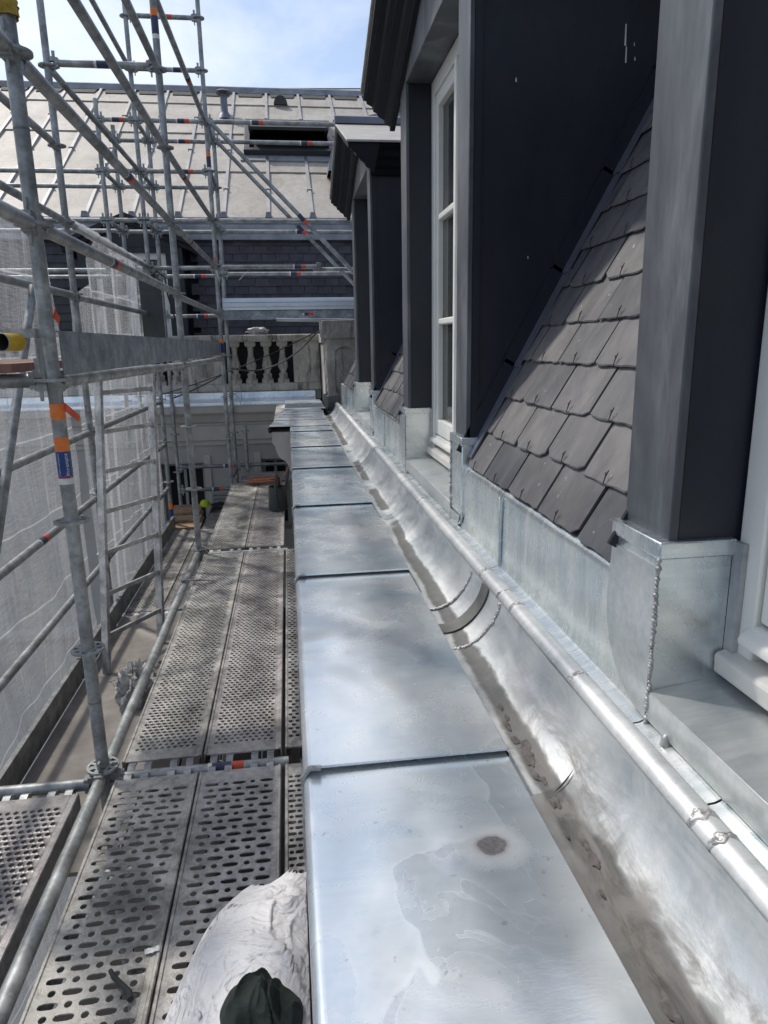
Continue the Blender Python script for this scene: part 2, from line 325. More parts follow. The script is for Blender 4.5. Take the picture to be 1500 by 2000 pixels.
MT['vent_dk'] = plain('vent_slot_dark', (0.05, 0.048, 0.045), 0.8, 0, 0.2, 6, 0)

# plastics, cloth, bits
MT['orange'] = plain('orange_sticker', (0.78, 0.20, 0.035), 0.5, 0, 0.15, 20, 0.02)
MT['orange_red'] = plain('orange_red_tape', (0.62, 0.085, 0.03), 0.5, 0, 0.15, 20, 0.02)
MT['blue'] = plain('blue_sticker', (0.012, 0.045, 0.20), 0.4, 0, 0.2, 20, 0.02)
MT['navy'] = plain('navy_sticker', (0.03, 0.04, 0.09), 0.5, 0, 0.3, 30, 0.02)
MT['sticker_white'] = plain('white_sticker', (0.7, 0.69, 0.66), 0.6, 0, 0.15, 30, 0.02)
MT['yellow'] = plain('yellow_paint', (0.60, 0.37, 0.02), 0.45, 0, 0.25, 20, 0.1)
MT['foam'] = plain('yellow_foam', (0.42, 0.29, 0.05), 0.95, 0, 0.4, 40, 0.9, 60)
MT['lime'] = plain('lime_plastic', (0.45, 0.50, 0.02), 0.4, 0, 0.1, 5, 0)
MT['wood'] = plain('timber', (0.30, 0.195, 0.12), 0.8, 0, 0.35, 14, 0.25, 50)
MT['redwood'] = plain('red_brown_timber', (0.22, 0.11, 0.085), 0.8, 0, 0.3, 14, 0.25, 50)
MT['copper'] = plain('copper_hose', (0.42, 0.16, 0.075), 0.45, 0.3, 0.3, 20, 0.05)
MT['cable'] = plain('grey_cable', (0.07, 0.07, 0.068), 0.6, 0, 0.2, 10, 0)
MT['can'] = plain('grey_plastic_can', (0.045, 0.05, 0.052), 0.45, 0, 0.2, 10, 0.03)
MT['paper'] = plain('dirty_paper', (0.55, 0.53, 0.47), 0.9, 0, 0.2, 20, 0.1)
MT['panel'] = plain('dark_grey_panel', (0.045, 0.046, 0.046), 0.55, 0, 0.3, 5, 0.05)
s = NT('woven_sack'); a = s.noise(5, 5, 0.6, 0.6)
wv = s.n('TexWave'); wv.inputs['Scale'].default_value = 160; s.l(s.map((1, 0.6, 0.6)), wv.inputs['Vector'])
wv2 = s.n('TexWave'); wv2.bands_direction = 'Y'; wv2.inputs['Scale'].default_value = 160; s.l(s.c, wv2.inputs['Vector'])
s.set(base=s.ramp(a, [(0.3, (0.46, 0.455, 0.465)), (0.7, (0.64, 0.635, 0.64))]), rough=0.55)
p = s.bump(s.math('ADD', wv.outputs['Fac'], wv2.outputs['Fac']), 0.12, 0.002)
p = s.bump(s.math('ABSOLUTE', s.math('SUBTRACT', s.noise(6, 3, 0.55, 1.5, s.map((1, 0.8, 1.2))), 0.5)), 0.9, 0.05, p); s.bump(s.math('ABSOLUTE', s.math('SUBTRACT', s.noise(17, 3, 0.5, 0.8), 0.5)), 0.6, 0.02, p); MT['sack'] = s.m
s = NT('dark_green_fleece'); a = s.noise(12, 5, 0.6, 0.4)
s.set(base=s.ramp(a, [(0.3, (0.008, 0.013, 0.011)), (0.7, (0.022, 0.032, 0.028))]), rough=0.95); s.bump(s.noise(220, 3, 0.7), 0.5, 0.003); MT['fleece'] = s.m
s = NT('white_plastic_scrap'); a = s.noise(25, 6, 0.7, 0.8)
s.set(base=s.ramp(a, [(0.35, (0.40, 0.39, 0.37)), (0.65, (0.68, 0.67, 0.65))]), rough=0.7); s.bump(a, 0.9, 0.02); MT['scrap'] = s.m

def netmat(name, dens):
    s = NT(name)
    tr = s.n('BsdfTransparent'); di = s.n('BsdfDiffuse'); tl = s.n('BsdfTranslucent'); ad = s.n('MixShader'); mi = s.n('MixShader')
    di.inputs[0].default_value = (0.86, 0.855, 0.85, 1); tl.inputs[0].default_value = (0.86, 0.855, 0.85, 1); ad.inputs[0].default_value = 0.45
    s.l(di.outputs[0], ad.inputs[1]); s.l(tl.outputs[0], ad.inputs[2])
    th = s.noise(60, 2, 0.6, 0.0, s.map((1, 4.0, 0.04)))            # vertical threads
    th2 = s.noise(90, 2, 0.6, 0.0, s.map((1, 0.05, 3.0)))           # weft
    cl = s.noise(2.2, 4, 0.6, 0.5, s.map((1, 2.5, 0.7)))
    fac = s.math('ADD', s.math('MULTIPLY', s.ramp(th, [(0.36, 0.0), (0.64, 1.0)]), 0.14), s.math('MULTIPLY', s.ramp(th2, [(0.4, 0.0), (0.6, 1.0)]), 0.18))
    fac = s.math('ADD', fac, s.math('MULTIPLY', s.math('SUBTRACT', cl, 0.5), 0.35))
    thick = s.ramp(s.noise(14, 1, 0.5, 0.0, s.map((1, 5.0, 0.02), loc=(0, 4, 0))), [(0.63, 0.0), (0.67, 0.14)])
    hz_ = s.ramp(s.math('FRACT', s.math('MULTIPLY', s.sep()[2], 1.9)), [(0.0, 0.4), (0.022, 0.4), (0.028, 0.0)])
    fac = s.math('ADD', s.math('ADD', s.math('ADD', fac, thick), hz_), dens, True)
    s.l(fac, mi.inputs[0]); s.l(tr.outputs[0], mi.inputs[1]); s.l(ad.outputs[0], mi.inputs[2]); s.l(mi.outputs[0], s.out.inputs[0])
    return s.m
MT['net'] = netmat('debris_net', 0.17)

# ------------------------------------------------------------------ mesh helpers
class MB:
    def __init__(s): s.v = []; s.f = []
    def add(s, vs, fs):
        o = len(s.v); s.v += [tuple(p) for p in vs]; s.f += [tuple(i+o for i in f) for f in fs]; return s
    def box(s, x0, x1, y0, y1, z0, z1):
        return s.add([(x0, y0, z0), (x1, y0, z0), (x1, y1, z0), (x0, y1, z0), (x0, y0, z1), (x1, y0, z1), (x1, y1, z1), (x0, y1, z1)],
                     [(0, 3, 2, 1), (4, 5, 6, 7), (0, 1, 5, 4), (1, 2, 6, 5), (2, 3, 7, 6), (3, 0, 4, 7)])
    def bar(s, p0, p1, w, h, upv=(0, 0, 1)):
        "box section w (sideways) by h (up) between two points"
        p0, p1 = V(p0), V(p1); d = (p1-p0).normalized(); u = V(upv)
        sd = d.cross(u)
        if sd.length < 1e-4: sd = d.cross(V((1, 0, 0)))
        sd.normalize(); u = sd.cross(d).normalized()
        q = []
        for p in (p0, p1):
            for a, b in ((-1, -1), (1, -1), (1, 1), (-1, 1)): q.append(p+sd*(a*w/2)+u*(b*h/2))
        return s.add(q, [(0, 1, 2, 3), (7, 6, 5, 4), (0, 4, 5, 1), (1, 5, 6, 2), (2, 6, 7, 3), (3, 7, 4, 0)])
    def tube(s, p0, p1, r, n=14, r1=None, caps=True): return s.path([p0, p1], r, n, caps, r1)
    def path(s, pts, r, n=8, caps=True, r1=None):
        pts = [V(p) for p in pts]; m = len(pts); vs = []; pu = None
        for i, p in enumerate(pts):
            d = (pts[min(i+1, m-1)]-pts[max(i-1, 0)]).normalized()
            if pu is None:
                pu = d.orthogonal().normalized() if abs(d.z) > 0.9 else d.cross(V((0, 0, 1))).normalized()
            a = (pu-d*pu.dot(d)).normalized(); pu = a; b = d.cross(a)
            rr = r if r1 is None else r+(r1-r)*i/(m-1)
            for k in range(n):
                t = 2*pi*k/n; vs.append(p+(a*cos(t)+b*sin(t))*rr)
        fs = [(i*n+k, i*n+(k+1) % n, (i+1)*n+(k+1) % n, (i+1)*n+k) for i in range(m-1) for k in range(n)]
        if caps: fs += [tuple(range(n-1, -1, -1)), tuple((m-1)*n+k for k in range(n))]
        return s.add(vs, fs)
    def lathe(s, prof, c=(0, 0, 0), n=20, ax='z', cap=True):
        vs = []
        for r, h in prof:
            for k in range(n):
                t = 2*pi*k/n; u, v = r*cos(t), r*sin(t)
                q = (u, v, h) if ax == 'z' else ((u, h, v) if ax == 'y' else (h, u, v))
                vs.append((c[0]+q[0], c[1]+q[1], c[2]+q[2]))
        m = len(prof)
        fs = [(i*n+k, i*n+(k+1) % n, (i+1)*n+(k+1) % n, (i+1)*n+k) for i in range(m-1) for k in range(n)]
        if cap: fs += [tuple(range(n-1, -1, -1)), tuple((m-1)*n+k for k in range(n))]
        return s.add(vs, fs)
    def prism(s, poly, a0, a1, ax):
        "polygon extruded along axis ax ('x': poly=(y,z); 'y': poly=(x,z); 'z': poly=(x,y))"
        def P(q, t): return (t, q[0], q[1]) if ax == 'x' else ((q[0], t, q[1]) if ax == 'y' else (q[0], q[1], t))
        n = len(poly)
        vs = [P(q, a0) for q in poly]+[P(q, a1) for q in poly]
        return s.add(vs, [tuple(range(n-1, -1, -1)), tuple(range(n, 2*n))]+[(k, (k+1) % n, n+(k+1) % n, n+k) for k in range(n)])
    def grid(s, fn, nu, nv, closeu=False):
        vs = [fn(i/nu, j/nv) for i in range(nu+1) for j in range(nv+1)]
        return s.add(vs, [(i*(nv+1)+j, (i+1)*(nv+1)+j, (i+1)*(nv+1)+j+1, i*(nv+1)+j+1) for i in range(nu) for j in range(nv)])
    def mesh(s, name, smooth=True, ang=35, fix=True):
        m = bpy.data.meshes.new(name); m.from_pydata(s.v, [], s.f)
        if fix:
            import bmesh
            b = bmesh.new(); b.from_mesh(m); bmesh.ops.recalc_face_normals(b, faces=b.faces); b.to_mesh(m); b.free()
        if smooth:
            m.polygons.foreach_set('use_smooth', [True]*len(m.polygons)); m.set_sharp_from_angle(angle=radians(ang))
        m.update(); return m

WL = {}
def put(o, parent, loc):
    loc = V(loc); o.location = loc; WL[o.name] = loc
    if parent is not None:
        o.parent = parent; o.matrix_parent_inverse = Matrix.Translation(-WL[parent.name])
    return o
def obj(name, mb, mat, parent=None, loc=(0, 0, 0), bevel=0, smooth=True, ang=35, label=None, fix=True):
    me = mb.mesh(name, smooth, ang, fix) if isinstance(mb, MB) else mb
    if mat is not None and not me.materials: me.materials.append(MT[mat])
    o = bpy.data.objects.new(name, me); COL.objects.link(o); put(o, parent, loc)
    if bevel:
        b = o.modifiers.new('bevel', 'BEVEL'); b.width = bevel; b.segments = 2; b.limit_method = 'ANGLE'; b.angle_limit = radians(40)
    if label: o['label'] = label
    return o
def thing(name, label, cat, loc=(0, 0, 0), group=None):
    o = bpy.data.objects.new(name, None); COL.objects.link(o); put(o, None, loc); o.empty_display_size = 0.1
    return tag(o, label, cat, group)
def tag(o, label, cat, group=None, kind=None):
    o['label'] = label; o['category'] = cat
    if group: o['group'] = group
    if kind: o['kind'] = kind
    return o
def struct(o): o['kind'] = 'structure'; return o
def nz(x, y, z=0.0): return noise.noise(V((x, y, z)))

# ================================================================== GROUND
g = MB(); g.grid(lambda u, v: (-900+1800*u, -900+1800*v, -14.0), 4, 4)
MT['asphalt'] = plain('asphalt', (0.06, 0.06, 0.058), 0.9, 0, 0.3, 0.5, 0.1)
struct(obj('ground', g, 'asphalt'))

# ================================================================== PARAPET, COPING
pw = thing('parapet_wall', 'pale rendered parapet wall carrying the zinc coping along the walkway', 'wall', (0.2, 3, -14))
obj('wall', MB().box(0.012, 0.335, -1.2, 9.56, -14, 0.85), 'render', pw)
obj('moulding', MB().prism([(0.011, 0.50), (-0.02, 0.52), (-0.035, 0.58), (-0.06, 0.62), (-0.115, 0.66), (-0.14, 0.72), (-0.145, 0.76), (-0.17, 0.79), (-0.17, 0.885), (0.011, 0.885)], 6.22, 9.5, 'y'), 'moulding', pw, ang=50)

cop = thing('zinc_coping', 'long flat bright zinc coping of overlapping sheets beside the gutter', 'coping', (0.17, 3, 0.9))
JO = [-0.75, 0.03, 1.045, 2.055, 3.03, 4.015, 4.90, 5.82, 6.20]
def coping_sheet(y0, y1, xl, xr, zt, near_up=0.0135, xl1=None, seedo=0.0):
    xl1 = xl if xl1 is None else xl1
    NX, NY = 22, 26
    prof = [(0.016, -0.062), (-0.002, -0.060), (-0.006, -0.030), (-0.005, -0.010), (-0.001, -0.002)]
    us = [0.0, 0.02]+[0.02+0.96*(i+1)/NX for i in range(NX)]+[1.0]
    def row(t):
        y = y0-0.012+(y1-y0+0.03)*t
        L = xl+(xl1-xl)*t
        dz = near_up*(1-t)
        pts = [(L+a, y, zt+b+dz) for a, b in prof]
        for u in us:
            x = L+0.004+(xr-L-0.004)*u
            wv = 0.0022*nz(x*6+seedo, y*4.0, 2.2)+0.0012*nz(x*15, y*9+seedo, 7.1)
            e = min(1, u*8, (1-u)*8, t*8, (1-t)*8)
            pts.append((x, y, zt+dz+0.0015+wv*max(e, 0.15)))
        pts += [(xr+0.004, y, zt+dz-0.004), (xr+0.005, y, zt-0.03), (xr+0.001, y, zt-0.06)]
        return pts
    ts = [0, 0.004]+[0.004+0.996*(i+1)/NY for i in range(NY)]
    rows = [row(t) for t in ts]
    # folded front lip (thickness of the overlap)
    lip = [(p[0], p[1]+0.001, p[2]-0.0055) for p in rows[0]]
    mb = MB(); allr = [lip]+rows; m = len(rows[0])
    mb.add([p for r in allr for p in r], [(i*m+j, (i+1)*m+j, (i+1)*m+j+1, i*m+j+1) for i in range(len(allr)-1) for j in range(m-1)])
    return mb
for i in range(len(JO)-1):
    obj('zinc_sheet', coping_sheet(JO[i], JO[i+1], -0.002, 0.345, 0.930, seedo=i*3.7), 'coping', cop, ang=50)
for y0, y1, xl, xl1 in ((6.20, 6.75, -0.195, -0.15), (6.75, 7.35, -0.15, -0.10), (7.35, 7.9, -0.075, -0.06), (7.9, 8.7, -0.06, -0.05), (8.7, 9.42, -0.05, -0.05)):
    obj('zinc_sheet', coping_sheet(y0, y1, xl, 0.40 if y0 > 7.8 else 0.345, 0.932, 0.010, xl1, y0), 'far_coping', cop, ang=50)
# soldered drip corner on the left edge of each joint
for y in JO[1:5]:
    obj('solder_blob', MB().path([(-0.006, y-0.014, 0.895), (-0.008, y-0.016, 0.93), (0.004, y-0.016, 0.945), (0.022, y-0.018, 0.945)], 0.005, 8), 'solder', cop)
# heat mark left by the torch, with its dark crust
s = NT('burnt_patch'); a = s.noise(30, 5, 0.7, 0.8)
s.set(base=s.ramp(a, [(0.35, (0.10, 0.09, 0.09)), (0.65, (0.22, 0.20, 0.19))]), rough=0.8); s.bump(a, 0.6, 0.004); MT['burnt'] = s.m
# ================================================================== GUTTER
gut = thing('box_gutter', 'curved zinc gutter with dirt along its bottom between coping and roof', 'gutter', (0.43, 3, 0.86))
GP = [(0.348, 0.925), (0.350, 0.885), (0.356, 0.876), (0.372, 0.874), (0.390, 0.874), (0.408, 0.877), (0.426, 0.884), (0.443, 0.895), (0.459, 0.909), (0.473, 0.925), (0.485, 0.942), (0.494, 0.960), (0.500, 0.978), (0.503, 0.992)]
def gsec(t):
    k = t*(len(GP)-1); i = min(int(k), len(GP)-2); a = k-i
    return GP[i][0]*(1-a)+GP[i+1][0]*a, GP[i][1]*(1-a)+GP[i+1][1]*a
def gfn(y0, y1, off=0.0, wob=1.0):
    def fn(u, v):
        y = y0+(y1-y0)*u; x, z = gsec(v)
        d = wob*(0.003*nz(x*8, y*3, 1)+0.0015*nz(x*20, y*11, 5))
        t0 = max(0, v-0.02); t1 = min(1, v+0.02); ax, az = gsec(t0); bx, bz = gsec(t1)
        nx, nzv = -(bz-az), (bx-ax); L = sqrt(nx*nx+nzv*nzv)
        return (x+nx/L*(d+off), y, z+nzv/L*(d+off))
    return fn
for y0, y1 in ((-0.8, 1.585), (1.585, 1.86), (1.86, 4.35), (4.35, 7.75)):
    obj('gutter_sheet', MB().grid(gfn(y0, y1+0.01), max(6, int((y1-y0)*26)), 28), 'gutter', gut, ang=80)
obj('rubber_joint', MB().grid(gfn(1.685, 1.745, 0.004, 0.0), 4, 26), 'epdm', gut, ang=80, label='dark rubber expansion strip across the gutter')
for yy in (1.585, 1.86, 4.35):
    mb = MB()
    for k in range(34):
        t = 0.16+0.80*k/33; x, z = gsec(t); r = 0.0055*(1+0.25*random.random())
        if yy > 4: r *= 0.6
        mb.lathe([(0.3*r, -0.8*r), (0.9*r, -0.4*r), (r, 0), (0.8*r, 0.5*r), (0.2*r, 0.85*r)], (x-0.0005, yy+random.uniform(-.003, .003), z+0.001), 8)
    obj('weld_seam', mb, 'solder', gut, ang=80)
# flakes of old sediment and a curled scrap in the bottom
mb = MB()
for k in range(26):
    y = random.choice((random.uniform(1.02, 1.30), random.uniform(1.05, 1.2), random.uniform(0.5, 1.0))); x = random.gauss(0.408, 0.006); r = random.uniform(0.003, 0.010)
    m_ = 18; sd_ = random.uniform(0, 50); zc = gsec(0.38+(x-0.408)*3.0)[1]+0.003; vs = [(x, y, zc+0.0022)]
    for ri in (0.6, 1.0):
        for i in range(m_):
            t = 2*pi*i/m_; q = r*ri*(1+0.55*nz(cos(t)*1.6+sd_, sin(t)*1.6, 3)); xx = x+q*cos(t)*0.8; yy = y+q*sin(t)*2.4
            vs.append((xx, yy, gsec(max(.2, 0.38+(xx-0.408)*3.0))[1]+(0.0045 if ri < 1 else 0.0018)))
    mb.add(vs, [(0, 1+i, 1+(i+1) % m_) for i in range(m_)]+[(1+i, 1+m_+i, 1+m_+(i+1) % m_, 1+(i+1) % m_) for i in range(m_)])
MT['sediment'] = plain('sediment', (0.11, 0.10, 0.095), 0.95, 0, 0.4, 60, 0.5)
obj('sediment_flake', mb, 'sediment', gut, ang=80, label='flakes of dried sediment in the gutter bottom')['kind'] = 'stuff'
mb = MB(); mb.grid(lambda u, v: (0.412+0.046*u, 0.985+0.020*u-0.004*sin(pi*u), gsec(0.40+0.22*u)[1]+0.0035+0.006*v*sin(pi*min(1, u*1.02))), 12, 3)
obj('dirt_clod', mb, 'burnt', gut)
# rolled bead
bd = MB(); YB = [-0.8+0.12*i for i in range(73)]
bd.path([(0.530+0.0015*nz(y*2, 0, 3), y, 0.985+0.0015*nz(y*2, 5, 3)) for y in YB], 0.0245, 20)
bead = obj('rolled_bead', bd, 'bead', gut)
for y in (0.70, 0.745, 1.16, 1.53, 1.63, 1.80, 2.75, 3.35, 4.25, 5.1, 5.9, 6.7):
    mb = MB(); w_ = random.uniform(.016, .030)
    def sj(u, v, y=y, w_=w_):
        t = radians(45+140*u); e = sin(pi*v)*sin(pi*u)**0.7
        r_ = 0.0238+e*(0.0035+0.0045*noise.fractal(V((u*9+y*31, v*4, y)), 0.8, 2.1, 3))
        return (0.530+r_*cos(t), y+w_*(v-0.5)*(0.7+0.5*nz(u*5, y*9, 2)), 0.985+r_*sin(t))
    mb.grid(sj, 34, 10)
    obj('solder_joint', mb, 'solder', bead, ang=80)

# ================================================================== MANSARD ROOF (slates, apron)
PX, PZ, SL = 0.626, 1.23, 1.907             # a point of the slate plane and its slope
def xs(z): return PX+(z-PZ)/SL
SD = V((1, 0, SL)).normalized()              # up the slope
SN = V((-SL, 0, 1)).normalized()             # outward
roof = thing('mansard_roof', 'steep roof of brown-grey slates rising between the dark dormers', 'roof', (0.7, 3, 1.0))
mb = MB(); p = 0.05
for y0_, y1_ in ((-1.2, -0.14), (1.12, 2.34), (3.60, 4.94), (6.20, 9.8)):
    mb.add([(xs(1.10)+p, y0_, 1.10), (xs(3.0)+p, y0_, 3.0), (xs(3.0)+p, y1_, 3.0), (xs(1.10)+p, y1_, 1.10)], [(0, 1, 2, 3)])
mb.add([(xs(3.0)+p, -1.2, 3.0), (xs(4.2)+p, -1.2, 4.2), (xs(4.2)+p, 9.8, 4.2), (xs(3.0)+p, 9.8, 3.0), (6, -1.2, 4.6), (6, 9.8, 4.6)],
       [(0, 1, 2, 3), (1, 4, 5, 2)])
obj('roof_boarding', mb, 'dark', roof)
obj('eaves_wall', MB().box(0.60, 0.72, -1.2, 9.5, -3, 0.97), 'render', roof)
slate_cache = {}
def slate_mesh(wd, var, ln=0.235, th=0.0065, chip=1.0, mat='slate'):
    k = (round(wd, 2), var, mat)
    if k in slate_cache: return slate_cache[k]
    rs = random.Random(var*31+int(wd*100)); n = 8
    hw = wd/2-0.0052
    low = [(-hw+2*hw*i/n, rs.uniform(-.0014, .0010)*chip) for i in range(n+1)]
    low[0] = (low[0][0], low[0][1]+rs.choice((0, 0, .005, .013))*chip); low[-1] = (low[-1][0], low[-1][1]+rs.choice((0, .003, .007, .017))*chip)
    e1 = rs.uniform(-.003, .003)*chip; e2 = rs.uniform(-.003, .003)*chip
    out = [(y, d) for y, d in low]+[(hw+e1, ln*0.5), (hw, ln), (-hw, ln), (-hw+e2, ln*0.5)]
    top = []; bot = []; mid = []
    for (y, d) in out:
        # tail lies on the course below, head on the boards
        lift = 0.017*(1-d/ln)+0.002
        jag = rs.uniform(-.0015, .0015)
        top.append(V((0, y, 0))+SD*d+SN*(lift+th))
        mid.append(V((0, y+0*jag, 0))+SD*(d-0.003+jag)+SN*(lift+th*0.55))
        bot.append(V((0, y, 0))+SD*(d+0.002+jag)+SN*lift)
    m = len(out); mb = MB()
    mb.add(top+mid+bot, [tuple(range(m))]+[tuple(range(3*m-1, 2*m-1, -1))]+[(k2, m+k2, m+(k2+1) % m, (k2+1) % m) for k2 in range(m)]+[(m+k2, 2*m+k2, 2*m+(k2+1) % m, m+(k2+1) % m) for k2 in range(m)])
    me = mb.mesh('slate', False); me.materials.append(MT[mat]); slate_cache[k] = me; return me
hk = MB(); hk.path([SN*0.008+SD*0.010, SN*0.010-SD*0.003, SN*0.019-SD*0.004, SN*0.022+SD*0.010, V((0, -0.005, 0))+SN*0.025+SD*0.026], 0.0013, 6)
hk.path([SN*0.021+SD*0.008, V((0, 0.004, 0))+SN*0.024+SD*0.020], 0.0013, 6)
hook_me = hk.mesh('slate_hook'); hook_me.materials.append(MT['rubber'])
EXP = 0.1305; SW = 0.241
def slates(y0, y1, rows, hooks, z_start=1.212, ph=0.0):
    for r in range(rows):
        base = V((xs(z_start), 0, z_start))+SD*(EXP*r)
        y = y0-(SW/2 if r % 2 else 0.0)-ph
        while y < y1-0.01:
            a, b = max(y, y0), min(y+SW, y1)
            if b-a > 0.03:
                c = (a+b)/2
                tilt = random.uniform(-.004, .004)
                loc = V((base.x, c, base.z))+SD*tilt+SN*random.uniform(0, .003)
                obj('slate', slate_mesh(b-a, random.randrange(7) if b-a > 0.2 else 1), None, roof, loc).rotation_euler = (random.uniform(-.012, .012), 0, 0)
                if hooks and b-a > 0.2:
                    obj('slate_hook', hook_me, None, roof, V((base.x, (a+b)/2, base.z))+SD*tilt+SN*0.012)
            y += SW
slates(1.165, 2.295, 13, True, ph=0.05)
slates(3.64, 4.875, 9, True)
slates(6.215, 7.70, 8, False)
slates(-1.0, -0.18, 3, False)

ap = thing('zinc_apron', 'upright zinc apron sheets below the slates and dormer windows', 'flashing', (0.59, 3, 0.95))
AJ = [(-0.8, 0.785), (0.785, 1.87), (1.87, 2.62), (2.62, 3.55), (3.55, 4.35), (4.35, 5.1), (5.1, 6.05), (6.05, 6.85), (6.85, 7.75)]
OPEN = [(-0.02, 1.00), (2.46, 3.48), (5.06, 6.08)]
def apron_piece(y0, y1, ztop, fold):
    prof = [(0.548, 0.988), (0.570, 0.990), (0.584, 0.996), (0.588, 1.012), (0.589, (ztop+1.0)/2), (0.590, ztop-0.008)]
    if fold: prof += [(0.591, ztop), (0.598, ztop+0.010), (0.607, ztop+0.013), (0.640, ztop+0.040)]
    else: prof += [(0.592, ztop)]
    m = len(prof); n = max(3, int((y1-y0)*16))
    mb = MB(); vs = []
    for i in range(n+1):
        y = y0+(y1-y0)*i/n
        for j, (x_, z_) in enumerate(prof):
            vs.append((x_+0.0022*nz(y*5, z_*7, 9)*(1 if 0 < j < m-1 else .3), y, z_+0.003*nz(y*6, 3)*(1 if j > 3 else 0)))
    mb.add(vs, [(i*m+j, (i+1)*m+j, (i+1)*m+j+1, i*m+j+1) for i in range(n) for j in range(m-1)])
    return mb
for y0, y1 in AJ:
    segs = []; y = y0
    for a, b in OPEN:
        if a < y1 and b > y0:
            A, B = max(a-0.004, y0), min(b+0.004, y1)
            if A > y: segs.append((y, A, True))
            segs.append((A, B, False)); y = B
    if y < y1: segs.append((y, y1, True))
    for a, b, full in segs:
        if b-a > 0.01: obj('apron_sheet', apron_piece(a+0.002, b-0.002, 1.205 if full else 1.035, full), 'apron', ap, ang=50)
    # folded standing edge at the joint
    zt = 1.20
    for a, b in OPEN:
        if a < y1 < b: zt = 1.02
    obj('joint_fold', MB().box(0.578, 0.588, y1-0.012, y1-0.001, 0.99, zt), 'apron', ap, bevel=0.002)

